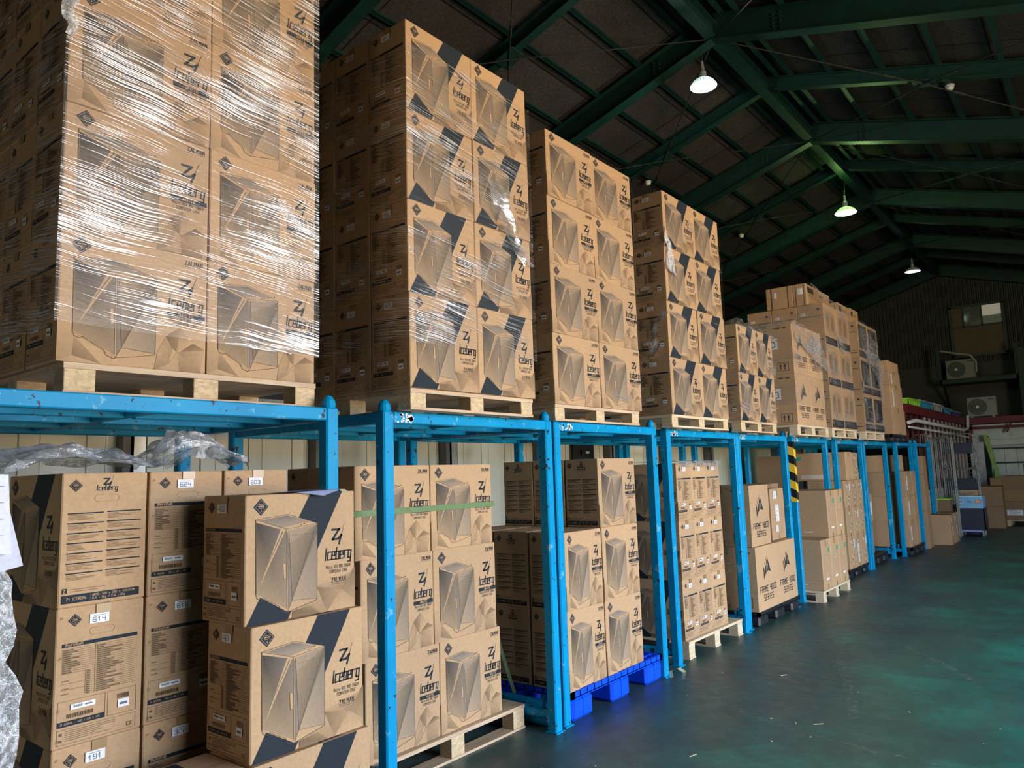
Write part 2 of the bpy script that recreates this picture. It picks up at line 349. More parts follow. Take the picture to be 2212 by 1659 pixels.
# ------------------------------------------------------------------ lettering and print on a face
G = {'A': '02084842 0545', 'B': '0208384635 05354402', 'C': '48080242', 'D': '02083846443202', 'E': '48080242 0535', 'F': '480802 0535', 'G': '4808024245 2545', 'H': '0208 4248 0545',
     'I': '2228', 'J': '48420204', 'K': '0208 480542', 'L': '080242', 'M': '0208254842', 'N': '02084248', 'O': '0208484202', 'P': '0208484505', 'Q': '0208484202', 'R': '0208484505 2542',
     'S': '480805454202', 'T': '0848 2228', 'U': '08024248', 'V': '082248', 'W': '0802254248', 'X': '0248 0842', 'Y': '082548 2522', 'Z': '08480242', '^': '022842',
     '0': '0208484202', '1': '2228 0628', '2': '084845050242', '3': '08484202 1545', '4': '080545 4842', '5': '480805454202', '6': '480802424505', '7': '084822', '8': '0208484202 0545', '9': '450508484202',
     'c': '46060242', 'e': '420206464404', 'b': '0802424606', 'r': '020646', 'g': '420206464000', 'i': '2226', 'o': '0206464202', 'k': '0208 460442', '/': '0248', ':': '2333 2535', '-': '1535', '.': '2232', 'x': '0246 0642', '(': '38262238'[:6], ')': '08262202'[:6]}
class Face:
    def __init__(s, mb, o, u, v, n, w, h, m=0):
        s.mb = mb; s.o = Vector(o); s.u = Vector(u); s.v = Vector(v); s.n = Vector(n); s.w = w; s.h = h; s.m = m; s.k = 0
    def P(s, a, b, l): return s.o+s.u*(a*s.w)+s.v*(b*s.h)+s.n*(.0006*l+.000012*s.k)
    def poly(s, pts, col, l=1): s.k = (s.k+1) % 45; s.mb.face([s.P(a, b, l) for a, b in pts], col, s.m)
    def rect(s, a0, a1, b0, b1, col, l=1): s.poly([(a0, b0), (a1, b0), (a1, b1), (a0, b1)], col, l)
    def seg(s, a, b, w, col, l=2, ext=.5):   # a,b in metres on the face, w in metres
        ax, ay = a; bx, by = b; dx = bx-ax; dy = by-ay; L_ = math.hypot(dx, dy) or 1e-6; dx /= L_; dy /= L_; e = w*ext
        ax -= dx*e; ay -= dy*e; bx += dx*e; by += dy*e; nx = -dy*w/2; ny = dx*w/2
        q = [(ax-nx, ay-ny), (bx-nx, by-ny), (bx+nx, by+ny), (ax+nx, ay+ny)]
        s.mb.face([s.o+s.u*x+s.v*y+s.n*(.0006*l) for x, y in q], col, s.m)
    def line(s, pts, w, col, l=2):
        q = [(a*s.w, b*s.h) for a, b in pts]
        for a, b in zip(q, q[1:]): s.seg(a, b, w, col, l)
    def text(s, t, a, b, cap, col, bold=.16, l=3, slant=0, sx=1.0, center=False, fit=None):
        k = cap/6.0; adv = lambda ch: 3.9 if ch in 'Ii.:' else 6.2
        tot = sum(adv(c) for c in t)-1.4
        if fit: sx = fit*s.w/(tot*k)
        x = a*s.w - (tot*k*sx/2 if center else 0); y0 = b*s.h
        for ch in t:
            gl = G.get(ch) or G.get(ch.upper())
            off = -1.1 if ch in 'Ii.:' else 0
            if gl:
                for stp in gl.split():
                    pp = [(int(stp[i]), int(stp[i+1])-2) for i in range(0, len(stp)-1, 2)]
                    pp = [(x+(px+off)*k*sx+slant*py*k, y0+py*k) for px, py in pp]
                    for p, q in zip(pp, pp[1:]): s.seg(p, q, cap*bold, col, l)
            x += adv(ch)*k*sx
def box_faces(mb, dx, dy, dz, m=0):
    e = .0002
    return {'+x': Face(mb, (dx/2+e, -dy/2, 0), (0, 1, 0), (0, 0, 1), (1, 0, 0), dy, dz, m), '-x': Face(mb, (-dx/2-e, dy/2, 0), (0, -1, 0), (0, 0, 1), (-1, 0, 0), dy, dz, m),
            '-y': Face(mb, (-dx/2, -dy/2-e, 0), (1, 0, 0), (0, 0, 1), (0, -1, 0), dx, dz, m), '+y': Face(mb, (dx/2, dy/2+e, 0), (-1, 0, 0), (0, 0, 1), (0, 1, 0), dx, dz, m),
            '+z': Face(mb, (dx/2, -dy/2, dz+e), (0, 1, 0), (-1, 0, 0), (0, 0, 1), dy, dx, m)}
NAVY = (.017, .026, .036); LINE = (.10, .075, .055); TX = (.045, .045, .055)
def t3(k, a=KR): return tuple(x*k for x in a)
def t4(k): k = 1-(1-k)*1.45; return tuple(x*k for x in KR)
def diamond(f, a, b, r):
    ra = r/f.w; rb = r/f.h
    f.poly([(a, b-rb), (a+ra, b), (a, b+rb), (a-ra, b)], NAVY, 3)
    k = .80; 
    for p, q in (((a, b-rb*k), (a+ra*k, b)), ((a+ra*k, b), (a, b+rb*k)), ((a, b+rb*k), (a-ra*k, b)), ((a-ra*k, b), (a, b-rb*k))): f.line([p, q], r*.035, KR, 4)
    f.rect(a-ra*.42, a+ra*.42, b+rb*.02, b+rb*.16, t3(.8), 4); f.rect(a-ra*.3, a+ra*.3, b+rb*.26, b+rb*.33, t3(.7), 4)
    f.rect(a-ra*.36, a+ra*.36, b-rb*.16, b-rb*.09, t3(.7), 4); f.rect(a-ra*.05, a+ra*.05, b-rb*.55, b-rb*.3, t3(.8), 4)
def zlogo(f, a, b, h, col=NAVY):
    # slanted Z with a 1 tucked under its foot and a long hairline stroke
    W_, H_ = f.w, f.h
    def P(x, y): return (a+x*h/W_, b+y*h/H_)
    w = h*.15
    f.line([P(0, .95), P(.62, .95), P(.02, .25), P(.50, .25)], w, col, 3)
    f.line([P(.58, .30), P(.84, .52), P(.62, -.10)], w*.9, col, 3)
    f.line([P(.84, .52), P(1.12, 1.32)], w*.16, col, 3)
def brandmark(f, a, b, cap, fit):
    f.text('Z^LM^N', a, b, cap, NAVY, .135, 3, fit=fit)
    f.rect(a, a+fit, b-cap*.42/f.h, b-cap*.30/f.h, t3(.35), 3)
def case_drawing(f, dv=0.0):
    q = lambda pts: [(a, b+dv) for a, b in pts]
    pL, pB, pR, pF = (.083, .808), (.357, .834), (.626, .743), (.345, .716)
    bL, bF, bR, m1, mid = (.09, .229), (.357, .060), (.624, .12), (.39, .142), (.36, .70)
    dk = (.050, .044, .037); md = (.25, .20, .15); lt = (.33, .235, .145)
    f.poly(q([pL, bL, bF, bR, pR, pB]), t3(.98), 2)
    f.poly(q([(.12, .800), (.35, .826), (.545, .765), (.315, .728)]), [(.22, .18, .14), (.16, .14, .12), (.30, .23, .165), (.33, .25, .18)], 3)   # top grille
    f.poly(q([(.088, .785), (.095, .235), (.352, .085), (.345, .700)]), [dk, lt, lt, (.20, .16, .13)], 3)       # front glass
    f.poly(q([(.352, .700), (.362, .085), (.395, .145), (.372, .60)]), [(.16, .14, .12), (.22, .18, .15), (.30, .24, .18), (.28, .22, .17)], 3)
    f.poly(q([(.362, .705), (.372, .55), (.62, .735)]), [(.37, .27, .18), (.33, .25, .17), (.27, .21, .155)], 3)
    f.poly(q([(.372, .60), (.395, .145), (.622, .66), (.622, .732)]), [(.30, .22, .14), (.22, .165, .11), (.145, .115, .085), (.20, .155, .105)], 3)
    f.poly(q([(.395, .145), (.622, .125), (.622, .66)]), [(.42, .30, .19), (.33, .25, .17), (.22, .18, .14)], 3)
    f.poly(q([(.290, .715), (.335, .708), (.108, .27)]), t3(1.0), 4)                                             # light slit
    f.poly(q([(.306, .700), (.316, .700), (.150, .38)]), (.16, .13, .11), 5)
    w = .0013
    f.line(q([pL, pF, pR, pB, pL]), w, LINE, 5); f.line(q([pL, bL, (.10, .20), (.135, .185), (.15, .198), (.285, .115), (.30, .075), (.35, .052), bF, (.44, .075), (.61, .11), bR, pR]), w*1.2, LINE, 5)
    f.line(q([pF, (.352, .085)]), w, LINE, 5); f.line(q([(.365, .70), (.372, .58), (.395, .145), bF]), w, LINE, 5); f.line(q([(.395, .145), (.622, .125)]), w, LINE, 5); f.line(q([(.62, .735), (.395, .145)]), w*.7, LINE, 5)
    f.line(q([(.372, .66), (.622, .665)]), w*.6, LINE, 5)
    for i in range(5): f.rect(.47+.028*i, .483+.028*i, .738+.0085*i+dv, .745+.0085*i+dv, LINE, 5)
    hp = [(.315, .445), (.338, .448), (.342, .325), (.320, .322), (.315, .445)]
    f.poly(q(hp[:4]), t3(1.0), 5); f.line(q(hp), w*.8, LINE, 6)
def facets(f, tris, l=2):
    for pts, k in tris: f.poly(pts, [t4(k), t4(min(1, k*1.35)), t4(min(1, k*1.18))][:len(pts)] + [t4(min(1, k*1.1))]*(len(pts)-3), l)
def big_art(f, kind):
    diamond(f, .125, .905, .032)
    if kind == 'stripe':
        f.poly([(.565, 1), (.872, 1), (.362, 0), (.012, 0)][:4], NAVY, 1)
        facets(f, [([(.44, 0), (.62, .22), (1, .20), (1, 0)], .80), ([(.62, .22), (.86, .165), (.72, 0)], .62), ([(.86, .165), (.62, .22), (.98, .30), (.98, .10)], .70), ([(.86, .165), (1, 0), (.72, 0)], .85), ([(1, .34), (1, .06), (.86, .165)], .60), ([(.40, .06), (.56, .08), (.66, 0), (.40, 0)], .55)])
        case_drawing(f)
        zlogo(f, .775, .565, .055); f.text('Iceberg', .700, .425, .045, NAVY, .112, 3, .12, fit=.262)
        f.text('Micro ATX MID TOWER', .715, .350, .0115, TX, .11, 3, fit=.24); f.text('COMPUTER CASE', .745, .312, .0115, TX, .11, 3, fit=.18)
        brandmark(f, .765, .232, .018, .142)
    else:
        facets(f, [([(0, 0), (0, .33), (.10, .20), (.09, .05)], .80), ([(.09, .05), (.10, .20), (.27, .0)], .62), ([(0, 0), (.09, .05), (.27, 0)], .88), ([(.62, 0), (.64, .14), (.70, .28), (.76, .22), (.72, .05)], .72),
                   ([(.70, .28), (.80, .37), (.78, .16), (.74, .20)], .58), ([(.80, .37), (.90, .245), (.78, .16)], .80), ([(.90, .245), (.99, .20), (.80, .16)], .56), ([(.78, .16), (.99, .20), (.96, .02)], .72), ([(.62, 0), (.72, .05), (.78, .16), (.80, 0)], .82), ([(.80, 0), (.78, .16), (.96, .02), (.96, 0)], .66)])
        case_drawing(f)
        brandmark(f, .828, .915, .017, .135)
        zlogo(f, .790, .655, .060); f.text('Iceberg', .706, .525, .045, NAVY, .112, 3, .12, fit=.262)
        f.rect(.705, .985, .452, .492, NAVY, 3); f.text('WHITE', .80, .462, .0115, KR, .2, 4, fit=.10)
        f.text('Micro ATX MID TOWER', .722, .422, .0115, TX, .11, 3, fit=.24); f.text('COMPUTER CASE', .755, .384, .0115, TX, .11, 3, fit=.18)
def handle_cut(f):
    pts = []
    for i in range(17):
        t = math.pi/2+math.pi*i/8 if i <= 8 else -math.pi/2+math.pi*(i-8)/8
        cx = .42 if i <= 8 else .60
        pts.append((cx+.042*math.cos(t)*(.475/.295)*.8, .805+.026*math.sin(t)))
    pts.append(pts[0]); f.line(pts, .0011, t3(.62), 2)
def spec_art(f):
    diamond(f, .20, .905, .022); handle_cut(f)
    f.rect(.07, .93, .715, .742, NAVY, 2); f.text('Specifications', .10, .722, .0085, KR, .18, 3, fit=.20)
    n = 24
    for i in range(n):
        b = .700-i*.0145
        x0 = .07 if i < 12 or i in (12, 17, 20) else .34
        f.rect(x0, .93, b-.0014, b+.0006, t3(.26), 2)
        if i < 12: f.rect(.08, .08+R.uniform(.07, .2), b-.0115, b-.0045, t3(.24), 2)
        f.rect(.46, .46+R.uniform(.05, .34), b-.0115, b-.0045, t3(.25), 2)
        if i >= 12: f.rect(.35, .39, b-.0115, b-.0045, t3(.25), 2)
    for b in (.47, .415, .378): f.rect(.08, .16, b, b+.006, t3(.36), 2)
    f.rect(.44, .4435, .35, .71, t3(.38), 2); f.rect(.335, .3385, .36, .53, t3(.38), 2)
    for (x0, x1, y0, y1) in ((.05, .57, .15, .33), (.60, .93, .15, .33), (.05, .93, .025, .13)):
        f.line([(x0, y0), (x1, y0), (x1, y1), (x0, y1), (x0, y0)], .0012, t3(.32), 2)
    f.rect(.05, .57, .15, .188, NAVY, 3); f.text('Z1 ICEBERG', .08, .163, .006, KR, .16, 4, fit=.13); f.text('520 x 295 x 475', .27, .163, .006, KR, .16, 4, fit=.24)
    for x0, y0, w, h in ((.15, .205, .28, .030), (.71, .262, .13, .035)):
        x = x0
        while x < x0+w:
            k = R.choice((.006, .010, .014)); f.rect(x, x+k*.6, y0, y0+h, t3(.25), 3); x += k*1.25
    for i in range(6): f.rect(.14, .14+R.uniform(.35, .58), .112-i*.013, .116-i*.013, t3(.42), 2)
    f.rect(.075, .105, .09, .108, t3(.3), 2); f.rect(.075, .105, .045, .06, t3(.3), 2)
    f.text('CE', .83, .045, .012, t3(.25), .14, 3, fit=.07)
def lang_art(f, white):
    diamond(f, .15, .905, .022); handle_cut(f)
    zlogo(f, .47, .895, .030); f.text('Iceberg', .385, .865, .018, NAVY, .13, 3, .12, fit=.25)
    if white: f.rect(.385, .635, .838, .850, NAVY, 3)
    for c, x0 in enumerate((.07, .52)):
        for i in range(7):
            b = .690-i*.0745+(c*.003)
            f.rect(x0, x0+.41, b, b+.009, NAVY, 2)
            for k in range(5): f.rect(x0+.01, x0+R.uniform(.12, .38), b-.0105-k*.0085, b-.0070-k*.0085, t3(.30), 2)
    f.rect(.04, .095, .105, .142, NAVY, 2); f.text('Z', .052, .112, .010, KR, .2, 3)
    f.rect(.12, .52, .128, .133, t3(.45), 2); f.rect(.12, .45, .112, .117, t3(.45), 2)
    f.rect(.035, .93, .03, .092, NAVY, 2); f.text('Z1 ICEBERG', .09, .052, .009, KR, .16, 3, fit=.22); f.rect(.355, .357, .037, .085, t3(.8), 3)
    f.text('MEAS: 520 x 295 x 475(H)mm', .38, .066, .0072, KR, .16, 3, fit=.50); f.text('N.W. : 5kg / G.W. : 6kg', .38, .042, .0072, KR, .16, 3, fit=.38)
def flap_marks(f):
    for b in (.93, .64, .27, .055):
        for k in (0, .012): f.line([(.035+k*1.6, b-.008), (.05+k*1.6, b+.008)], .0014, t3(.45), 2)
CM = {}
CD = (.295, .52, .475)
def z1_mesh(kind):
    if kind in CM: return CM[kind]
    mb = MB(); dx, dy, dz = CD
    mb.cbox(-dx/2, dx/2, -dy/2, dy/2, 0, dz, .004, KR, t3(1.18))
    F = box_faces(mb, dx, dy, dz)
    big_art(F['+x'], kind); big_art(F['-x'], kind); spec_art(F['-y']); flap_marks(F['-y']); lang_art(F['+y'], kind == 'white')
    f = F['+z']; f.rect(0, 1, .492, .508, t3(.55), 1)
    if kind == 'stripe': f.rect(.55, .75, .05, .95, NAVY, 1)
    CM[kind] = mb.mesh('z1_'+kind, 'carton'); return CM[kind]
def plate(f, a0, a1, b0, b1, col=(.80, .82, .85), l=7): f.rect(a0, a1, b0, b1, col, l)
SD = {}
def num_sticker(num, face):
    key = (num, face)
    if key not in SD:
        mb = MB(); f = box_faces(mb, *CD)[face]
        plate(f, .36, .58, .862, .932); f.rect(.405, .535, .915, .922, (.35, .38, .45), 8)
        if num: f.text(num, .395, .874, .0150, (.05, .08, .16), .14, 8, fit=.15)
        SD[key] = mb.mesh('number_sticker', 'paper')
    return SD[key]
def code_sticker(i):
    key = ('code', i)
    if key not in SD:
        mb = MB(); f = box_faces(mb, *CD)['-y']
        if i == 0:
            plate(f, .185, .455, .262, .300); 
            for k in range(10): f.rect(.215+.010*k, .215+.010*k+.005, .275, .292, (.06, .08, .12), 8)
            f.rect(.34, .42, .277, .288, (.15, .17, .22), 8)
        else:
            plate(f, .715, .845, .195, .255); f.rect(.735, .825, .215, .232, (.12, .14, .2), 8)
        SD[key] = mb.mesh('barcode_sticker', 'paper')
    return SD[key]
def tape_mesh(face):
    key = ('tape', face)
    if key not in SD:
        mb = MB(); f = box_faces(mb, *CD)[face]
        f.rect(.43, .60, .935, 1.0, WHITE, 6)
        SD[key] = mb.mesh('packing_tape', 'tape')
    return SD[key]
PAIR = {'big': 0.0, 'bigflip': math.pi, 'spec': math.pi/2, 'lang': -math.pi/2}
def z1(kind, turn, xf, y0, y1, z0, z1_, label, group, num=None, depth=None, codes=True, gap=.004, num_face='-y', jit=.004):
    """a printed case carton; turn says which side faces the aisle (+x)"""
    rz = PAIR[turn]; swap = turn in ('spec', 'lang')
    dep = depth or (CD[1] if swap else CD[0])
    o = link('computer_case_carton', z1_mesh(kind), None, (xf-dep/2, (y0+y1)/2, z0), rz+R.uniform(-jit, jit))
    wy = y1-y0-gap; hz = z1_-z0-.001
    o.scale = (wy/CD[0], dep/CD[1], hz/CD[2]) if swap else (dep/CD[0], wy/CD[1], hz/CD[2])
    tag(o, label, 'carton', group)
    if num is not None: link('number_sticker', num_sticker(num, num_face), o)
    if codes: link('barcode_sticker', code_sticker(0), o); link('barcode_sticker', code_sticker(1), o)
    link('packing_tape', tape_mesh('-y'), o)
    return o

# generic cartons -------------------------------------------------
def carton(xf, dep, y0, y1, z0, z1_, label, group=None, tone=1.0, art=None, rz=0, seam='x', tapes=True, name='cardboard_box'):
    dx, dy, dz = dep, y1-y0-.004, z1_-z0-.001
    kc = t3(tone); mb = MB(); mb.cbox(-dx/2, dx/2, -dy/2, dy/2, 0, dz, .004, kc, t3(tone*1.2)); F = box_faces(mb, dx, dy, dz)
    F['+z'].rect(0, 1, .495, .505, t3(tone*.6), 1) if seam == 'y' else F['+z'].rect(.495, .505, 0, 1, t3(tone*.6), 1)
    for k in ('+x', '-y'):
        F[k].rect(0, 1, .205, .209, t3(tone*.8), 1)
    if art: art(F)
    o = mb.build(name, 'carton', None, (xf-dep/2, (y0+y1)/2, z0), rz); tag(o, label, 'box', group)
    if tapes:
        tb = MB(); T = box_faces(tb, dx, dy, dz)
        T['+x' if seam == 'x' else '-y'].rect(.46, .54, .86, 1, WHITE, 3); tb.build('packing_tape', 'tape', o)
        tb = MB(); T = box_faces(tb, dx, dy, dz); T['+x' if seam == 'x' else '-y'].rect(.46, .54, 0, .10, WHITE, 3); tb.build('packing_tape', 'tape', o)
    return o
def stickers(o, dims, lst):
    """lst of (face, a0,a1,b0,b1[,kind])"""
    for it in lst:
        mb = MB(); f = box_faces(mb, *dims)[it[0]]; a0, a1, b0, b1 = it[1:5]
        c = it[5] if len(it) > 5 else (.80, .82, .85)
        f.rect(a0, a1, b0, b1, c, 5)
        if c[0] > .6:
            n = max(2, int((b1-b0)*dims[2]/.014))
            for k in range(n):
                bb = b1-(k+.7)*(b1-b0)/n
                if bb > b0: f.rect(a0+(a1-a0)*.12, a0+(a1-a0)*R.uniform(.45, .9), bb, bb+(b1-b0)/n*.35, (.25, .27, .32), 6)
        mb.build('shipping_sticker', 'paper', o)

# ------------------------------------------------------------------ pallets
def wood_pallet(x1, y0, y1, z0, h, dep, label, group=None, wm='wood', bm='chip', bottom='y'):
    o = empty('wooden_pallet', (x1, y0, z0), label, 'pallet', group); wy = y1-y0
    a = MB(); a.box(-dep, 0, 0, wy, h-.022, h); a.build('deck', wm, o)
    bw, bl = .10, .115
    if wm == 'woodb':
        pass
    for i, x in enumerate((-bw, -dep/2-bw/2, -dep)):
        for j, y in enumerate((0, wy/2-bl/2, wy-bl)):
            b = MB(); b.cbox(x+.003, x+bw-.003, y+.003, y+bl-.003, .014, h-.022, .002); b.build('block', bm, o)
    for i in range(3):
        b = MB()
        if bottom == 'y': x = (-bw, -dep/2-bw/2, -dep)[i]; b.box(x, x+bw, 0, wy, 0, .014)
        else: y = (0, wy/2-bl/2, wy-bl)[i]; b.box(-dep, 0, y, y+bl, 0, .014)
        b.build('bottom_board', wm, o)
    return o
def plastic_pallet(x1, y0, y1, z0, h, dep, label, group, m, foot_h=None, nfoot=3):
    o = empty('plastic_pallet', (x1, y0, z0), label, 'pallet', group); wy = y1-y0; th = .045
    d = MB(); z = h-th
    d.box(-.03, 0, 0, wy, z, h); d.box(-dep, -dep+.03, 0, wy, z, h); d.box(-dep, 0, 0, .03, z, h); d.box(-dep, 0, wy-.03, wy, z, h)
    nx = 14; ny = 14
    for i in range(1, nx): x = -dep*i/nx; d.box(x-.005, x+.005, 0, wy, z+.012, h)
    for j in range(1, ny): y = wy*j/ny; d.box(-dep, 0, y-.005, y+.005, z+.012, h-.001)
    d.box(-dep, 0, 0, wy, z+.006, z+.012)
    d.build('deck', m, o)
    for i in range(3):
        for j in range(nfoot):
            fw_ = .25; x = (-fw_, -dep/2-fw_/2, -dep)[i]; y = (0, wy/2-fw_/2, wy-fw_)[j]
            b = MB(); b.box(x+fw_-.005, x+fw_-.001, y+fw_*.48, y+fw_*.52, .02, z); b.cbox(x+.004, x+fw_-.004, y+.004, y+fw_-.004, 0, z+.002, .02)
            b.build('foot', m, o)
    return o

# ------------------------------------------------------------------ setting
def setting():
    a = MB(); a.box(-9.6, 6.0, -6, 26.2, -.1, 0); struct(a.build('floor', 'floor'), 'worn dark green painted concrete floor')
    # left sheet metal wall behind the racks, with raised ribs
    a = MB(); xw = -4.80; a.box(xw-.06, xw, -6, 16.0, 0, 2.2)
    y = -1.0
    while y < 16:
        a.box(xw, xw+.012, y, y+.035, 0, 2.2); a.box(xw, xw+.006, y+.11, y+.122, 0, 2.2); y += .36
    struct(a.build('wall_left', 'wall'), 'cream ribbed sheet metal wall behind the racks')
    a = MB(); a.box(xw-.05, xw-.01, -6, 16.0, 2.2, 4.0); struct(a.build('wall_left_upper', 'wall_dark'))
    for i in range(11):
        y = .68+1.42*i; b = MB(); b.box(xw+.012, xw+.11, y, y+.012, 0, 4.0); b.box(xw+.098, xw+.11, y, y+.09, 0, 4.0); b.box(xw+.012, xw+.024, y, y+.09, 0, 4.0); b.box(xw+.098, xw+.11, y+.085, y+.09, 0, 4.0)
        struct(b.build('trim_%d' % (i+1), 'galv'))
        b = MB(); b.box(xw+.012, xw+.10, y-.05, y-.003, 0, 4.0); struct(b.build('trim_%d' % (i+21), 'colgrey'))
    # outer left wall, right wall with shutter openings, rear wall, far end wall
    a = MB(); a.box(-9.7, -9.6, -6, 26.2, 0, 6.2); struct(a.build('wall_outer_left', 'wall_dark'))
    a = MB(); x = 6.0
    ys = [(-6, DOOR[1]), (DOOR[2], 26.2)]
    for y0, y1 in ys: a.box(x, x+.12, y0, y1, 0, 5.4)
    a.box(x, x+.12, DOOR[1], DOOR[2], DOOR[4], 5.4)
    struct(a.build('wall_right', 'wall_dark'))
    a = MB(); a.box(-9.7, REAR[0], -6.1, -6, 0, 8); a.box(REAR[1], 6.1, -6.1, -6, 0, 8); a.box(REAR[0], REAR[1], -6.1, -6, REAR[3], 8); struct(a.build('wall_rear', 'wall_dark'))
    a = MB(); a.box(-9.6, 6.0, 26.1, 26.2, 0, 8.2)
    x = -9.5
    while x < 1.5:
        a.face([(x, 26.1, 4.5), (x+.03, 26.06, 4.5), (x+.03, 26.06, 8), (x, 26.1, 8)]); a.face([(x+.03, 26.06, 4.5), (x+.05, 26.06, 4.5), (x+.05, 26.06, 8), (x+.03, 26.06, 8)]); a.face([(x+.05, 26.06, 4.5), (x+.08, 26.1, 4.5), (x+.08, 26.1, 8), (x+.05, 26.06, 8)]); x += .115
    struct(a.build('wall_far', 'wall_dark'), 'dark corrugated end wall')
    # roof boards
    RX, RZ = -3.62, 7.3; T = .35+.10
    def zb(x, d=0): return RZ+d-.3*abs(x-RX)
    a = MB()
    for x0, x1 in ((-9.7, RX), (RX, 6.2)):
        a.face([(x0, -6.1, zb(x0, T)), (x1, -6.1, zb(x1, T)), (x1, 26.2, zb(x1, T)), (x0, 26.2, zb(x0, T))]); a.face([(x0, -6.1, zb(x0, T+.05)), (x0, 26.2, zb(x0, T+.05)), (x1, 26.2, zb(x1, T+.05)), (x1, -6.1, zb(x1, T+.05))])
    struct(a.build('ceiling', 'roof'), 'brown-grey fibre board roof lining')
    n = [40]
    def T_(mb, lab, m='steel_green'):
        n[0] += 1; struct(mb.build('trim_%d' % n[0], m), lab)
    for y in (-3.5, .7, 4.9, 9.1, 13.3, 17.5, 21.8, 25.9):
        for sx, xe in ((-1, -9.5), (1, 5.9)):
            a = MB(); x0 = RX; z0 = zb(x0, .175); z1_ = zb(xe, .175); a.ibeam((x0, y, z0), (xe, y, z1_), .175, .35)
            # bolted splice near the ridge
            for xx in ((x0+sx*.85),):
                for k in range(9):
                    for j in (-1, 1): a.tube((xx+.06*k-.24, y+.05*j, zb(xx+.06*k-.24, -.012)), (xx+.06*k-.24, y+.05*j, zb(xx+.06*k-.24, .004)), .014, 6)
                a.bar((xx-.3, y, zb(xx-.3, -.004)), (xx+.3, y, zb(xx+.3, -.004)), .17, .012)
                for k in range(5):
                    for j in (-1, 1): a.tube((xx+.045*j, y-.03, zb(xx, .06+.055*k)), (xx+.045*j, y-.006, zb(xx, .06+.055*k)), .014, 6)
            T_(a, 'main green roof rafter with bolted splice')
    for y in (-1.4, 2.8, 7.0, 11.2, 15.4, 19.65, 23.8):
        for xe in (-9.5, 5.9):
            a = MB(); a.ibeam((RX, y, zb(RX, .25)), (xe, y, zb(xe, .25)), .12, .2); T_(a, 'intermediate green roof rafter')
    # purlins (channel sections) along the row and ridge members
    xs = [RX-.38-.7*i for i in range(8)]+[RX+.95+.69*i for i in range(7)]+[RX+.38]
    for x in xs:
        a = MB(); z = zb(x, .40); a.box(x-.03, x+.03, -6, 26.1, z-.045, z-.035); a.box(x-.035, x-.028, -6, 26.1, z-.05, z+.04); a.box(x+.022, x+.03, -6, 26.1, z-.04, z-.02)
        T_(a, 'green roof purlin')
    a = MB(); a.ibeam((RX, -6, zb(RX, .12)), (RX, 26.1, zb(RX, .12)), .15, .22); T_(a, 'green ridge beam')
    for dx in (-.16, .16):
        a = MB(); a.box(RX+dx-.03, RX+dx+.03, -6, 26.1, zb(RX, .30), zb(RX, .36)); T_(a, 'ridge purlin')
    # gusset plates and tie rods
    for y in (7.0, 11.2, 15.4, 19.65):
        for gx in (-5.48, -1.5):
            a = MB(); d = Vector((1, 0, .3 if gx < RX else -.3)); a.obox((gx, y, zb(gx, .12)), d, (0, 1, 0), (0, 0, 1), .15, .13, .008)
            for sx, sy in ((-1, -1), (1, -1), (-1, 1), (1, 1)): a.tube((gx+.1*sx, y+.08*sy, zb(gx+.1*sx, .10)), (gx+.1*sx, y+.08*sy, zb(gx+.1*sx, .12)), .013, 6)
            T_(a, 'green gusset plate')
            for ex in (RX, gx*2-RX):
                for ey in (y-2.1, y+2.1):
                    b = MB(); b.tube((gx, y, zb(gx, .1)), (ex, ey, zb(ex, .03)), .009, 6); p = Vector((gx, y, zb(gx, .1))).lerp(Vector((ex, ey, zb(ex, .03))), .14); q = Vector((gx, y, zb(gx, .1))).lerp(Vector((ex, ey, zb(ex, .03))), .2); b.tube(p, q, .018, 6)
                    T_(b, 'thin roof bracing rod', 'black')
    for x, y in ((-6.17, 11.93), (-6.13, 16.3), (-1.28, 11.9)):
        s = MB(); s.lathe([(.0, -.07), (.035, -.07), (.05, -.05), (.05, -.03), (.03, -.025), (.06, -.02), (.06, 0), (0, 0)], 14, (0, 0, 0))
        o = s.build('smoke_detector', 'white', None, (x, y, zb(x, .355))); lab = {-6.17: 'small white round detector under the left roof slope, nearer one', -6.13: 'small white round detector under the left roof slope, farther one', -1.28: 'small white round detector under the right roof slope'}[x]
        tag(o, lab, 'smoke detector')
setting()

# ------------------------------------------------------------------ lamps
def lamp(x, y, z, r, m, ridge_z, label, power, col):
    o = empty('pendant_lamp', (x, y, z), label, 'lamp', 'pendant lamps along the ridge')
    a = MB(); a.lathe([(r, 0), (r*.985, .006), (r*.78, .055), (r*.48, .095), (.05, .115), (.05, .12), (r*.5, .10), (r*.80, .06), (r*1.0, .003)], 48, wob=.02)
    for i in range(len(a.m)): a.m[i] = i % 2
    a.build('reflector', 'refl' if m == 'lampoff' else [m+'_shade', m+'_rib'], o)
    b = MB(); b.lathe([(0, .01), (.045, .02), (.055, .05), (.045, .09), (.03, .11), (0, .112)], 16); b.build('bulb', m, o, smooth=True)
    b = MB(); b.lathe([(.045, .115), (.048, .12), (.048, .20), (.03, .24), (.015, .36), (0, .36)], 16); b.build('socket', 'galv', o)
    b = MB(); b.tube((0, 0, .355), (0.02, 0, .62), .006, 6); b.tube((0.02, 0, .62), (0, 0, ridge_z-z), .007, 6); b.tube((.02, 0, .62), (.05, .01, ridge_z-z), .005, 6); b.build('cable', 'black', o)
    l = bpy.data.lights.new('lamp_light', 'POINT'); l.energy = power; l.color = col; l.shadow_soft_size = .06
    lo = bpy.data.objects.new('lamp_light', l); COL.objects.link(lo); lo.parent = o; lo.location = (0, 0, -.06)
lamp(-3.80, 9.1, 6.72, .175, 'lampw', 7.28, 'bright white pendant lamp nearest the camera, high under the ridge', 45, (.8, 1, .95))
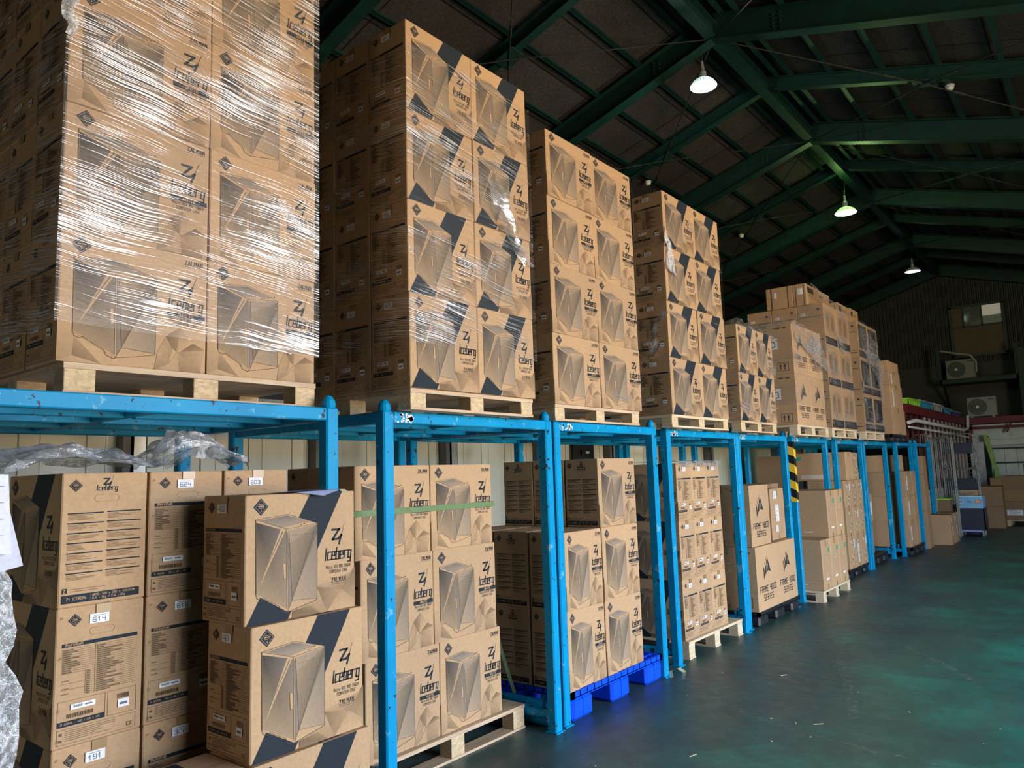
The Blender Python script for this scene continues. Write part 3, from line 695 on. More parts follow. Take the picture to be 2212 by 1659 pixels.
lamp(-3.62, 15.3, 6.53, .20, 'lampg', 7.30, 'green-tinted glowing pendant lamp, middle of the three', 60, (.6, 1, .35))
lamp(-3.63, 21.8, 6.62, .19, 'lampoff', 7.28, 'faint unlit pendant lamp farthest away near the end wall', 3, (.8, 1, .9))
l = bpy.data.lights.new('added_ridge_glow', 'POINT'); l.energy = 7; l.color = (.45, 1, .25); l.shadow_soft_size = .05  # added light without a fixture, stands in for green glow above the middle lamp
lo = bpy.data.objects.new('added_ridge_glow', l); COL.objects.link(lo); lo.location = (-3.62, 15.3, 6.98)

# ------------------------------------------------------------------ racks
XF = -2.87; XB = -4.20; RT = 1.935
def rack(XF, y0, y1, label, sticker=True, hazard_left=False, nbar=3):
    o = empty('stacking_rack', (XF, y0, 0), label, 'rack', 'blue steel stacking racks'); w = y1-y0; p = .07; d = XF-XB+p
    for nm, x, y in (('post', -p, 0), ('post', -p, w-p), ('post', -d, 0), ('post', -d, w-p)):
        a = MB(); a.cbox(x, x+p, y, y+p, 0, RT, .008); a.box(x-.01, x+p+.01, y-.01, y+p+.01, 0, .008); po = a.build(nm, 'blue', o)
        b = MB(); b.lathe([(.03, 0), (.034, .012), (.03, .035), (.016, .055), (0, .062)], 14, (x+p/2, y+p/2, RT)); b.build('post_knob', 'blue', po, smooth=True)
        if hazard_left and x == -p and y == 0: ph = po
    bh = .062
    for x in (-.055, -d): a = MB(); a.cbox(x, x+.055, p, w-p, RT-bh, RT-.002, .005); tb_ = a.build('top_beam', 'blue', o); fb = tb_ if x == -.055 else fb
    for y in (.008, w-p+.008): a = MB(); a.cbox(-d+p, -p, y, y+.054, RT-bh, RT-.002, .005); a.build('side_beam', 'blue', o)
    a = MB(); a.cbox(-d+.055, -.055, w*.5-.022, w*.5+.022, RT-.05, RT-.006, .003); a.build('cross_bar', 'blue', o)
    for k in range(nbar):
        x = -.055-(d-.11)*(k+1)/(nbar+1)
        for ya, yb in ((.06, w*.5-.022), (w*.5+.022, w-.06)):
            a = MB(); a.cbox(x-.02, x+.02, ya, yb, RT-.055, RT-.012, .003); a.build('slat_bar', 'blue', o)
    for y in (p/2, w-p/2):
        a = MB(); a.tube((-d+p-.005, y, .10), (-p+.005, y, .10), .032, 14); fr = a.build('foot_rail', 'blue', o, smooth=True)
        b = MB(); b.tube((-p-.05, y, .13), (-p-.05, y, .185), .012, 8); b.tube((-p-.05, y, .185), (-p-.05, y, .20), .02, 8); b.build('rail_pin', 'blue', fr)
    if sticker:
        a = MB(); 
        for k in range(26):
            yy = p+.02+R.uniform(0, .115); zz = RT-bh+R.uniform(.006, .046); s = R.uniform(.006, .016); a.face([(.0008, yy+s*R.uniform(.6, 1.2)*math.cos(t), min(RT-.004, max(RT-bh+.003, zz+s*.7*math.sin(t)))) for t in (0, 1.1, 2.1, 3.2, 4.3, 5.3)], (.72, .76, .80))
        a.build('worn_label', 'paper', fb)
    if hazard_left:
        a = MB(); a.box(-p-.0015, .0015, -.0015, p+.0015, 1.165, RT-bh+.005); a.build('hazard_tape', 'hazard', ph)
    return o
RK = [(-2.83, .62, 2.22), (-2.82, 2.49, 3.93), (-2.84, 3.985, 5.40), (-2.89, 5.68, 7.19), (-2.92, 7.27, 8.75), (-2.95, 9.03, 10.44), (-2.95, 10.83, 12.24), (-2.94, 12.27, 13.78), (-2.86, 14.12, 15.42), (-2.80, 15.45, 16.85)]
RL = ['nearest blue steel stacking rack at the left edge with a chipped top beam', 'second blue stacking rack from the camera, over the strapped cartons', 'third blue stacking rack, standing over the bright blue pallet', 'fourth blue stacking rack, over the film-topped block of narrow cartons', 'fifth blue stacking rack, over the cartons printed with black sails',
      'blue stacking rack with yellow and black hazard tape on its post', 'blue stacking rack just behind the hazard-taped one', 'eighth blue stacking rack, over a half-empty black pallet', 'blue stacking rack over the big taped cartons on black pallet', 'farthest blue stacking rack at the end of the row']
for i, ((x_, a_, b_), lb) in enumerate(zip(RK, RL)): rack(x_, a_, b_, lb, i != 9, i == 5)
p = MB(); p.lathe([(.036, 0), (.036, .30), (.030, .30), (.030, 0), (.036, 0)], 20); o = p.build('steel_pipe', 'blue', None, (0, 0, 0), 0, True)
o.rotation_euler = (0, math.radians(-90), 0); o.location = (-2.93, 3.955, .037); tag(o, 'short hollow blue pipe lying on the floor at the foot of a rack', 'pipe')

# ------------------------------------------------------------------ upper stacks
ROWN = ['bottom row', 'second row up', 'third row up', 'top row']
def tower(xf, ys, zs, kind, who, group, deep=3, nums=None, top_only=None):
    desc = 'striped case carton' if kind == 'stripe' else 'case carton with mountain print'
    for r in range(len(zs)-1):
        for c in range(2):
            z1(kind, 'big', xf+R.uniform(-.006, .006), ys[c], ys[c+1], zs[r], zs[r+1], '%s, %s, %s front column, %s' % (desc, ROWN[r] if not (len(zs) == 3 and r == 1) else 'top row', 'left' if c == 0 else 'right', who), group, num=(nums[0][r] if nums and c == 0 else None), codes=(c == 0))
        for k in range(1, deep):
            z1(kind, 'big', xf-.300*k, ys[0], ys[1], zs[r], zs[r+1], '%s, %s, %s, %s' % ('shaded '+desc, ROWN[r] if not (len(zs) == 3 and r == 1) else 'top row', ('second' if k == 1 else 'third')+' from aisle', who), group, num=(nums[k][r] if nums and len(nums) > k else None))
UP = RT+.002
wood_pallet(-2.93, 1.06, 2.16, UP, .118, 1.05, 'plywood-topped pallet with chipboard blocks under nearest glossy wrapped stack', 'pallets on the rack tops')
tower(-2.93, (1.03, 1.605, 2.155), (2.056, 2.55, 3.05, 3.545, 4.04), 'white', 'nearest tall wrapped stack', 'cartons of the nearest tall stack')
wood_pallet(-2.72, 2.58, 3.60, UP, .110, 1.05, 'pale pallet under the second tall stack, between two racks', 'pallets on the rack tops')
tower(-2.70, (2.56, 3.08, 3.60), (2.048, 2.54, 3.035, 3.53, 4.03), 'stripe', 'second tall stack', 'cartons of the second tall stack', nums=[['470', '486', '558', '484'], ['469', '583', '572', '493'], ['562', '573', '', '574']])
wood_pallet(-2.81, 3.96, 5.08, UP, .110, 1.05, 'pale pallet under the third tall stack, with mountain print cartons', 'pallets on the rack tops')
tower(-2.80, (3.945, 4.52, 5.105), (2.048, 2.525, 3.0, 3.475, 3.945), 'white', 'third tall stack', 'cartons of the third tall stack')
wood_pallet(-2.76, 5.53, 6.68, UP, .105, 1.05, 'pale pallet under the fourth tall stack of striped cartons', 'pallets on the rack tops', 'woodb')
tower(-2.75, (5.54, 6.11, 6.69), (2.043, 2.52, 2.995, 3.47, 3.95), 'stripe', 'fourth tall stack', 'cartons of the fourth tall stack', deep=2, nums=[['514', '472', '468', '480']])
wood_pallet(-2.76, 6.99, 7.98, UP, .108, 1.0, 'pallet under the short wrapped stack of striped cartons', 'pallets on the rack tops')
tower(-2.75, (6.99, 7.48, 7.98), (2.046, 2.52, 3.0), 'stripe', 'short film-wrapped stack', 'cartons of the short wrapped stack', deep=2)

# sail-mark cartons
def sail_art(F, big=True):
    for k in ('+x',):
        f = F[k]; w, h = f.w, f.h; cx = .47; cy = .665; s = h*.195
        def P(x, y): return (cx+x*s*1.25/w, cy+y*s/h)
        D = (.022, .026, .034)
        f.poly([P(-.55, -1.0), P(-.56, -.30), P(-.62, .15), P(-.42, -.20), P(-.36, -.70)], D, 2)
        f.poly([P(-.32, -.68), P(-.26, .02), P(-.36, .42), P(-.10, .05), P(-.10, -.50)], D, 2)
        f.poly([P(-.05, -.48), P(.02, .38), P(-.06, .76), P(.22, .28), P(.20, -.36)], D, 2)
        f.poly([P(.24, -.34), P(.30, .10), P(.12, .92), P(.46, .20), P(.72, -.50), P(.52, -.40)], D, 2)
        f.text('FRAME 4000', .10, .285, h*.085, D, .15, 2, .1, fit=.80)
        f.text('SERIES', .26, .15, h*.085, D, .15, 2, .1, fit=.48)
    f = F['-y']; D = (.04, .04, .045)
    f.text('FRAME 4000', .68, .90, .018, D, .15, 2, fit=.22); f.rect(.06, .08, .905, .93, D, 2); f.rect(.09, .30, .905, .922, t3(.35), 2)
    for i in range(7): f.rect(.12, .12+R.uniform(.15, .3), .60-.022*i, .606-.022*i, t3(.4), 2)
    f.line([(.70, .06), (.90, .06), (.90, .22), (.70, .22), (.70, .06)], .004, D, 2)
    for a in (.75, .83): f.poly([(a-.025, .15), (a+.025, .15), (a, .20)], D, 2); f.rect(a-.008, a+.008, .085, .15, D, 2)
    f.rect(.0, 1, .30, .303, t3(.7), 1)
def frame_carton(xf, dep, y0, y1, z0, z1_, label, group, doc=True):
    o = carton(xf, dep, y0, y1, z0, z1_, label, group, 1.02, sail_art, seam='y')
    if doc:
        d = (dep, y1-y0-.004, z1_-z0-.001)
        stickers(o, d, [('-y', .06, .32, .34, .50)])
        if z0 < 1: return o
        mb = MB(); f = box_faces(mb, *d)['-y']; f.rect(.50, .72, .50, .72, (.8, .82, .84), 5); f.rect(.52, .62, .685, .71, (.02, .02, .025), 6)
        f.line([(.56, .62), (.64, .66), (.67, .63), (.67, .55), (.58, .53)], .010, (.06, .06, .07), 6); f.line([(.58, .53), (.56, .55)], .008, (.06, .06, .07), 6); mb.build('picture_sticker', 'paper', o)
    return o
wood_pallet(-2.76, 8.66, 9.86, UP, .120, 1.1, 'pale slatted pallet under the upper cartons printed with black sails', 'pallets on the rack tops', 'woodb', 'woodb')
for r, (z0, z1_) in enumerate(((2.058, 2.66), (2.66, 3.255))):
    for c, (y0, y1) in enumerate(((8.70, 9.24), (9.24, 9.80))):
        frame_carton(-2.76, .62, y0, y1, z0, z1_, 'carton printed with black sails, %s row %s, under film on the rack top' % ('upper' if r else 'lower', 'right' if c else 'left'), 'sail-print cartons on the rack top', doc=(c == 0))
# tall dark-labelled stacks
def tall_art(F):
    f = F['+x']; f.rect(.02, .98, .02, .20, (.03, .035, .045), 2); f.rect(.06, .16, .08, .17, t3(.35), 3)
    for i in range(4): f.rect(.30, .30+R.uniform(.3, .6), .15-.028*i, .158-.028*i, t3(.4), 3)
    f.poly([(.15, .82), (.55, .87), (.85, .80), (.85, .30), (.45, .24), (.15, .34)], [t3(.8), t3(.7), t3(.62), t3(.78), t3(.8), t3(.74)], 2)
    f.poly([(.20, .76), (.42, .80), (.42, .36), (.20, .40)], [t3(.38), t3(.5), t3(.7), t3(.5)], 3); f.poly([(.58, .74), (.78, .70), (.78, .36), (.52, .38)], [t3(.4), t3(.5), t3(.6), t3(.45)], 3)
    f = F['-y']; d = .035; a = .80; f.poly([(a, .86-d), (a+.07, .86), (a, .86+d), (a-.07, .86)], (.05, .05, .06), 2)
    f.rect(.08, .92, .69, .705, (.05, .045, .045), 2); f.rect(.08, .92, .12, .14, (.04, .04, .045), 2); f.rect(.72, .88, .19, .205, t3(.4), 2)
TG = ['cartons of the dark-banded tall stack', 'cartons of the farther dark-banded stack']
def dark_art(F):
    tall_art(F); f = F['+x']; f.poly([(.1, .92), (.9, .92), (.9, .26), (.1, .26)], (.045, .045, .05), 4)
    f.poly([(.2, .85), (.42, .80), (.42, .36), (.2, .34)], (.12, .10, .085), 5); f.poly([(.5, .8), (.8, .85), (.8, .34), (.5, .36)], (.02, .02, .024), 5)
for t, (ys, dp, art, who) in enumerate((((10.02, 10.58, 11.20), .335, tall_art, 'dark-banded tall stack'), ((11.68, 12.25, 12.85), .335, dark_art, 'farthest dark-printed tall stack'))):
    wood_pallet(-2.76, ys[0], ys[2], UP, .118, 1.1, 'pale slatted pallet under the %s' % who, 'pallets on the rack tops', 'woodb', 'woodb')
    zz = (2.056, 2.608, 3.155, 3.705)
    for r in range(3):
        rn = ('bottom', 'middle', 'top')[r]
        for c in range(2):
            o = carton(-2.75, dp, ys[c], ys[c+1], zz[r], zz[r+1], 'brown carton with dark base band, %s row %s front, %s' % (rn, 'right' if c else 'left', who), TG[t], .88 if t == 0 else .80, art, seam='y', tapes=False)
            if c == 0 and r < 3: stickers(o, (dp, ys[1]-ys[0]-.004, .547), [('-y', .12, .30, .74, .80)])
        for k in (1, 2):
            o = carton(-2.75-.34*k, dp, ys[0], ys[1], zz[r], zz[r+1], 'brown carton, %s row, %s from aisle on the side of the %s' % (rn, ('second', 'third')[k-1], who), TG[t], .88, art, seam='y', tapes=False)
            if r == 2 or r == 1: stickers(o, (dp, ys[1]-ys[0]-.004, .547), [('-y', .12, .30, .74, .80)])
def lid_art(F):
    F['-y'].rect(.18, .22, 0, 1, (.07, .06, .05), 2); F['-y'].rect(.80, .83, 0, 1, (.07, .06, .05), 2); F['+x'].rect(.05, .30, .62, .86, (.05, .05, .055), 2); F['+x'].rect(.55, .68, .66, .76, t3(.4), 2)
o = carton(-2.94, .17, 9.99, 11.05, 3.707, 4.0, 'carton lying on the very top of the dark-banded stack, front one', 'cartons laid flat on the tall stacks', .9, lid_art, tapes=False); stickers(o, (.17, 1.056, .292), [('-y', .35, .75, .50, .80)])
o = carton(-3.115, .36, 9.99, 10.95, 3.707, 4.0, 'carton lying on the very top of the dark-banded stack, behind the front one', 'cartons laid flat on the tall stacks', .86, lid_art, tapes=False); stickers(o, (.36, .956, .292), [('-y', .30, .40, .50, .78)])
carton(-3.0, .22, 11.70, 12.36, 3.707, 4.03, 'small carton on top of the farthest dark-printed stack, left one', 'cartons laid flat on the tall stacks', .92, lid_art, tapes=False)
carton(-3.0, .22, 12.40, 12.86, 3.707, 4.05, 'small carton on top of the farthest dark-printed stack, right one', 'cartons laid flat on the tall stacks', .92, lid_art, tapes=False)
plastic_pallet(-2.77, 13.42, 14.52, UP, .12, 1.0, 'black plastic pallet on the rack top under four yellowish cartons', 'black plastic pallets', 'blackp')
for i, (z0, z1_, w) in enumerate(((2.058, 2.48, 1.10), (2.48, 2.89, 1.04), (2.89, 3.12, .98), (3.12, 3.30, .92))):
    dims = (.70, w-.004, z1_-z0-.001)
    o = carton(-2.77, .70, 13.60-.01*i, 13.60-.01*i+w-.14, z0, z1_, '%s yellowish taped carton of the farthest upper stack, on black pallet' % ('bottom', 'second', 'third', 'topmost')[i], 'yellowish cartons on the rack top', 1.0, None, tapes=True)
    if i in (1, 2): stickers(o, (.70, w-.144, z1_-z0-.001), [('+x', .12, .24, .10, .85)])

# ------------------------------------------------------------------ lower loads
Gd = 'case cartons under the nearest rack'
pl = wood_pallet(-2.88, 1.02, 2.0, 0, .222, .6, 'pallet under the number-stickered cartons at the left', 'pallets on the floor')
zz = (.224, .71, 1.18, 1.65)
cols = ((1.06, 1.362), (1.368, 1.672), (1.678, 1.985))
lab = {(0, 2): ('lang', None, 'carton with multilingual text panel, top of the leftmost lower column'), (0, 1): ('spec', '614', 'carton with number sticker 614, middle of the leftmost lower column'), (0, 0): ('spec', '191', 'carton with number sticker 191, bottom left of the picture'),
       (1, 2): ('spec', '624', 'carton with number sticker 624, top row beside the text-panel carton'), (1, 1): ('spec', '616', 'carton with number sticker 616, below carton 624'), (1, 0): ('spec', '322', 'carton with number sticker 322, below carton 616'),
       (2, 2): ('spec', '603', 'carton with number sticker 603, top row behind the two aisle cartons'), (2, 1): ('spec', None, 'carton under carton 603, mostly hidden by the aisle cartons')}
for (c, r), (turn, num, lb) in lab.items():
    o = z1('stripe', turn, -2.90, cols[c][0], cols[c][1], zz[r], zz[r+1], lb, Gd, num=num, codes=(turn == 'spec'))
z1('stripe', 'spec', -3.42, 2.03, 2.33, 1.18, 1.65, 'shaded carton with number sticker 194 behind the rack post', Gd, num='194')
z1('stripe', 'spec', -3.42, 2.03, 2.33, .71, 1.18, 'hidden shaded carton under carton 194', Gd)
Ga = 'striped cartons standing in the aisle'
wood_pallet(-2.44, 1.0, 2.10, 0, .125, .37, 'pallet under the aisle cartons at the bottom edge', 'pallets on the floor')
o = z1('stripe', 'big', -2.505, 1.535, 2.045, 1.075, 1.55, 'striped carton with sticker 452 topmost in the aisle, paper on top', Ga, num='452', jit=0)
o = z1('stripe', 'big', -2.475, 1.545, 2.06, .602, 1.075, 'striped carton with sticker 461 right under carton 452', Ga, num='461', jit=0)
o = z1('stripe', 'big', -2.45, 1.545, 2.075, .127, .602, 'striped carton at the bottom edge, under carton 461', Ga, jit=0)
z1('stripe', 'big', -2.45, 1.02, 1.54, .127, .600, 'striped carton at the bottom edge whose top flap shows, left of the lowest', Ga, jit=0)
# second rack
Gs = 'mountain-print cartons strapped on the wooden pallet'
wood_pallet(-3.06, 2.62, 3.855, 0, .145, 1.1, 'weathered wooden pallet sticking out under the strapped cartons', 'pallets on the floor', 'wood', 'chip')
zz = (.147, .655, 1.175, 1.665); yy = ((2.585, 3.13, 3.67), (2.555, 3.09, 3.64), (2.52, 3.075, 3.62))
for r in range(3):
    for c in range(2):
        z1('white', 'big', -3.09, yy[r][c], yy[r][c+1], zz[r], zz[r+1], 'mountain-print carton, %s row %s, on weathered pallet behind green strap' % (('bottom', 'middle', 'top')[r], ('left', 'right')[c]), Gs, codes=False)
    z1('white', 'big', -3.39, yy[r][0], yy[r][1], zz[r], zz[r+1], 'shaded mountain-print carton, %s row, behind the strapped front cartons' % ('bottom', 'middle', 'top')[r], Gs)
a = MB()
def ribbon(mb, pts, w, wdir):
    wd = Vector(wdir)*w/2
    for p, q in zip(pts, pts[1:]):
        p = Vector(p); q = Vector(q); n = (q-p).cross(wd).normalized()*.0012
        mb.face([p-wd+n, q-wd+n, q+wd+n, p+wd+n]); mb.face([p-wd-n, p+wd-n, q+wd-n, q-wd-n])
xs_ = -3.082
ribbon(a, [(-4.0, 2.508, 1.415), (xs_, 2.508, 1.415), (xs_, 3.632, 1.415), (-3.9, 3.632, 1.415)], .032, (0, 0, 1))
tag(a.build('load_strap', 'strap'), 'green webbing strap around the top row of mountain-print cartons', 'strap')
a = MB(); ribbon(a, [(-3.12, 3.66, .66), (-3.14, 3.72, .52), (-3.17, 3.82, .35), (-3.20, 3.93, .17)], .03, (.1, 1, 0)); tag(a.build('load_strap', 'strap_dark'), 'dark green strap tail hanging slanted beside the blue pallet', 'strap')
# third rack
Gb = 'mountain-print cartons on the blue pallet'
plastic_pallet(-2.85, 4.09, 5.31, 0, .185, 1.1, 'bright blue plastic pallet with open grid deck under the third rack', 'plastic pallets on the floor', 'bluep')
zz = (.187, .69, 1.20, 1.69)
for r in range(2):
    for c, (y0, y1) in enumerate(((4.075, 4.53), (4.54, 5.05))):
        z1('white', 'bigflip', -2.86, y0, y1, zz[r], zz[r+1], 'mountain-print carton, %s row %s, on the blue pallet' % (('bottom', 'middle')[r], ('left', 'right')[c]), Gb, codes=False)
    for k in (1, 2):
        z1('white', 'bigflip' if not (r == 0 and k == 2) else 'big', -2.86-.31*k, 4.075, 4.53, zz[r], zz[r+1], ('shaded carton with text panel, %s row, %s from aisle on blue pallet' % (('bottom', 'middle')[r], ('second', 'third')[k-1])) if not (r == 0 and k == 2) else 'shaded carton with sticker 196 and white shipping label on the blue pallet', Gb, num='196' if (r == 0 and k == 2) else None, codes=(r == 0 and k == 2))
for k in range(3):
    z1('white', 'bigflip', -2.87-.29*k-(.01 if k else 0), 4.54, 5.065, zz[2], zz[3], 'text-panel carton on the top row over blue pallet, %s' % ('nearest the aisle with mountain print', 'second from the aisle', 'nearest the wall')[k], Gb, codes=False, depth=.285)
    if k: z1('white', 'bigflip', -2.86-.31*k, 4.54, 5.05, zz[1], zz[2], 'hidden rear carton in the middle row over blue pallet, %s' % ('nearer', 'farther')[k-1], Gb, codes=False)
c196 = [o for o in bpy.data.objects if o.get('label', '').startswith('shaded carton with sticker 196')][0]
stickers(c196, CD, [('-y', .22, .62, .42, .70)])
a = MB(); ribbon(a, [(-2.80, 5.36, .005), (-2.84, 5.42, .035), (-2.80, 5.48, .05), (-2.76, 5.50, .02), (-2.74, 5.44, .004), (-2.70, 5.36, .004)], .03, (.8, .3, .3)); tag(a.build('loose_strap', 'cream'), 'cream strap looped on the floor by the post after blue pallet', 'strap')
# fourth rack : three by three narrow fronts
Gn = 'narrow-front cartons stacked three by three'
wood_pallet(-2.92, 5.93, 7.09, 0, .145, 1.15, 'pale wooden pallet under the three by three block of cartons', 'pallets on the floor', 'woodb', 'woodb', 'x')
zz = (.147, .645, 1.145, 1.645); yc = (5.93, 6.225, 6.525, 6.83)
nums = (('448', '450', '451'), ('460', '460', '459'), ('502', '525', '526'))
for r in range(3):
    for c in range(3):
        z1('stripe', 'spec', -2.95, yc[c], yc[c+1], zz[r], zz[r+1], 'narrow-front stickered carton, %s row %s of the three by three block' % (('bottom', 'middle', 'top')[r], ('left', 'centre', 'right')[c]), Gn, num=nums[r][c])
    z1('stripe', 'spec', -3.475, yc[0], yc[1], zz[r], zz[r+1], 'shaded striped carton, %s row, behind the three by three block' % ('bottom', 'middle', 'top')[r], Gn)
# fifth rack
Gf = 'sail-print cartons on the black pallet'
plastic_pallet(-2.88, 7.44, 8.66, 0, .15, 1.1, 'black plastic pallet under the lower cartons printed with black sails', 'black plastic pallets', 'blackp')
for c, (y0, y1) in enumerate(((7.41, 7.985), (7.99, 8.58))):
    frame_carton(-2.87, .62, y0, y1, .152, .785, 'large carton printed with black sails, lower %s on black pallet' % ('left', 'right')[c], Gf, doc=(c == 0))
frame_carton(-2.89, .62, 7.40, 7.93, .788, 1.405, 'large carton printed with black sails, alone on the upper level', Gf, doc=False)
o = carton(-2.96, .30, 8.17, 8.60, .788, 1.345, 'upright brown carton with white stickers on the sail-print cartons', None, .92, tapes=True)
stickers(o, (.30, .426, .556), [('+x', .20, .42, .80, .95), ('+x', .30, .55, .35, .68), ('+x', .25, .45, .15, .28)])
# sixth rack
Gk = 'brown cartons with pale box outline print'
def outline_art(F):
    f = F['+x']; c = (.72, .62, .52)
    f.line([(.38, .62), (.52, .66), (.60, .60), (.46, .555), (.38, .62)], .006, c, 2); f.line([(.28, .52), (.30, .34), (.50, .26), (.66, .36)], .004, c, 2); f.line([(.28, .52), (.36, .58)], .004, c, 2)
    f.rect(.34, .66, .185, .225, (.8, .76, .72), 2); f.rect(.70, .86, .72, .82, (.03, .36, .20), 2)
    f = F['-y']; f.text('CG530 4F WH', .10, .735, .032, (.85, .82, .78), .2, 2, fit=.40); f.rect(.10, .52, .715, .722, (.8, .76, .7), 2); f.rect(.62, .76, .10, .115, (.8, .76, .7), 2)
wood_pallet(-2.75, 9.10, 10.22, 0, .13, 1.1, 'pale wooden pallet under cartons with outline print, past hazard tape', 'pallets on the floor', 'woodb', 'woodb', 'x')
for c, (y0, y1) in enumerate(((9.14, 9.49), (9.495, 9.845), (9.85, 10.18))):
    carton(-2.75, .78, y0, y1, .132, .71, 'brown carton with pale outline print, bottom row %s on pale pallet' % ('left', 'centre', 'right')[c], Gk, .95, outline_art)
for c, (y0, y1) in enumerate(((9.495, 9.845), (9.85, 10.18))):
    carton(-2.75, .78, y0, y1, .712, 1.275, 'brown carton with pale outline print, top row %s on pale pallet' % ('left', 'right')[c], Gk, .95, outline_art)
# seventh rack
Gm = 'brown cartons with ghosted print on black pallet'
def ghost_art(F):
    f = F['+x']; c = (.62, .55, .47)
    f.line([(.30, .84), (.62, .72), (.66, .40), (.52, .28), (.40, .42)], .022, c, 2); f.rect(.40, .52, .13, .17, (.78, .74, .70), 2)
    F['-y'].rect(.08, .5, .10, .22, (.62, .56, .48), 2)
plastic_pallet(-2.98, 11.05, 12.14, 0, .12, 1.1, 'black plastic pallet under the ghost-print cartons', 'black plastic pallets', 'blackp')
zr = (.122, .58, .97, 1.355)
for r in range(3):
    for c, (y0, y1) in enumerate(((11.15, 11.50), (11.505, 11.82), (11.825, 12.13))):
        o = carton(-2.98, .5, y0, y1, zr[r], zr[r+1], 'brown carton with ghosted print, %s row %s, on black pallet' % (('bottom', 'middle', 'top')[r], ('left', 'centre', 'right')[c]), Gm, .92, ghost_art)
        if (r+c) % 2 == 0: stickers(o, (.5, y1-y0-.004, zr[r+1]-zr[r]-.001), [('+x', .68, .86, .62, .88)])
        elif r == 0: stickers(o, (.5, y1-y0-.004, zr[r+1]-zr[r]-.001), [('+x', .25, .5, .15, .7)])
def teal_art(F): F['-y'].rect(.03, .22, .74, .86, (.02, .36, .26), 2); F['-y'].rect(.20, .62, .06, .20, (.60, .55, .48), 2)
o = carton(-2.98, .80, 11.34, 11.68, 1.357, 1.765, 'large flat carton with green mark on top of the ghost-print cartons', Gm, .98, teal_art); stickers(o, (.72, .336, .397), [('+x', .2, .45, .70, .95), ('+x', .35, .55, .12, .6)])
carton(-2.98, .5, 11.69, 12.0, 1.357, 1.755, 'carton with ghosted arrow print beside the flat carton with green mark', Gm, .92, ghost_art)
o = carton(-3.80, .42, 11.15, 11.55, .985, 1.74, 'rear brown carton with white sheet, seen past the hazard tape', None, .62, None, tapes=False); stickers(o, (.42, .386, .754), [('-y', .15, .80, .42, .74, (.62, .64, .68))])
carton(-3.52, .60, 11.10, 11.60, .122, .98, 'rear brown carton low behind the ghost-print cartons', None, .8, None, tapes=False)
carton(-3.56, .55, 9.50, 10.18, .132, 1.36, 'long brown carton lying behind the outline-print cartons', None, .86, None, tapes=True)
# eighth rack
plastic_pallet(-3.02, 12.55, 13.55, 0, .15, 1.0, 'black plastic pallet carrying only two upright cartons', 'black plastic pallets', 'blackp')
o = carton(-3.12, .30, 12.75, 13.15, .152, .66, 'upright brown carton, lower one on the half-empty black pallet', None, .85)
o = carton(-3.10, .30, 12.72, 13.16, .661, 1.10, 'upright brown carton with white sticker on the half-empty black pallet', None, .92); stickers(o, (.30, .436, .438), [('+x', .5, .85, .25, .72)])
# ninth rack
Gt = 'big taped cartons on the last black pallet'
plastic_pallet(-2.78, 14.22, 15.30, 0, .14, 1.2, 'black plastic pallet under the big taped cartons at row end', 'black plastic pallets', 'blackp')
zr = (.142, .58, 1.0, 1.43)
for r in range(3):
    for c, (y0, y1) in enumerate(((14.25, 14.78), (14.79, 15.12))):
        o = carton(-2.80, .92, y0, y1, zr[r], zr[r+1], 'big brown taped carton, %s layer %s, last rack load but one' % (('bottom', 'middle', 'top')[r], ('left', 'right')[c]), Gt, .95)
        if c == 0: stickers(o, (.92, y1-y0-.004, zr[r+1]-zr[r]-.001), [('+x', .10, .28, .25, .8)]+([('-y', .12, .22, .62, .72), ('-y', .25, .36, .62, .72)] if r == 1 else []))
carton(-2.92, .62, 14.28, 14.80, 1.432, 1.72, 'open-topped pale carton on top of the big taped cartons', Gt, 1.02)
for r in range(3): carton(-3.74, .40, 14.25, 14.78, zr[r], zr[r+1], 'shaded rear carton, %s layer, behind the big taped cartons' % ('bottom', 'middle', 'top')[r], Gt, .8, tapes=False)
for i, (z0, z1_) in enumerate(((0, .67), (.67, 1.35), (1.35, 1.69))):
    o = carton(-2.74, .42, 15.53, 15.90, z0+.001, z1_, '%s plain upright carton of the column under the farthest rack' % ('bottom', 'middle', 'top')[i], 'cartons under the farthest rack', .72)
# floor cartons past the row
for i, (y0, y1) in enumerate(((16.28, 16.78), (16.79, 17.22))):
    o = carton(-2.50, .42 if i == 0 else .28, y0, y1, .001, .565+.01*i, 'brown carton standing on the floor at the row end, %s' % ('nearer one', 'farther one')[i], 'cartons on the floor past the racks', .9); stickers(o, (.42 if i == 0 else .28, y1-y0-.004, .56), [('+x', .12, .3, .75, .92), ('+x', .3, .5, .3, .6)])
carton(-2.64, .29, 17.32, 17.62, .001, .80, 'dark carton with lime lid behind the floor cartons', None, .5)
a = MB(); a.box(-2.94, -2.63, 17.31, 17.63, .802, .83); tag(a.build('box_lid', 'lime'), 'lime green lid lying on the dark carton beyond the racks', 'lid')

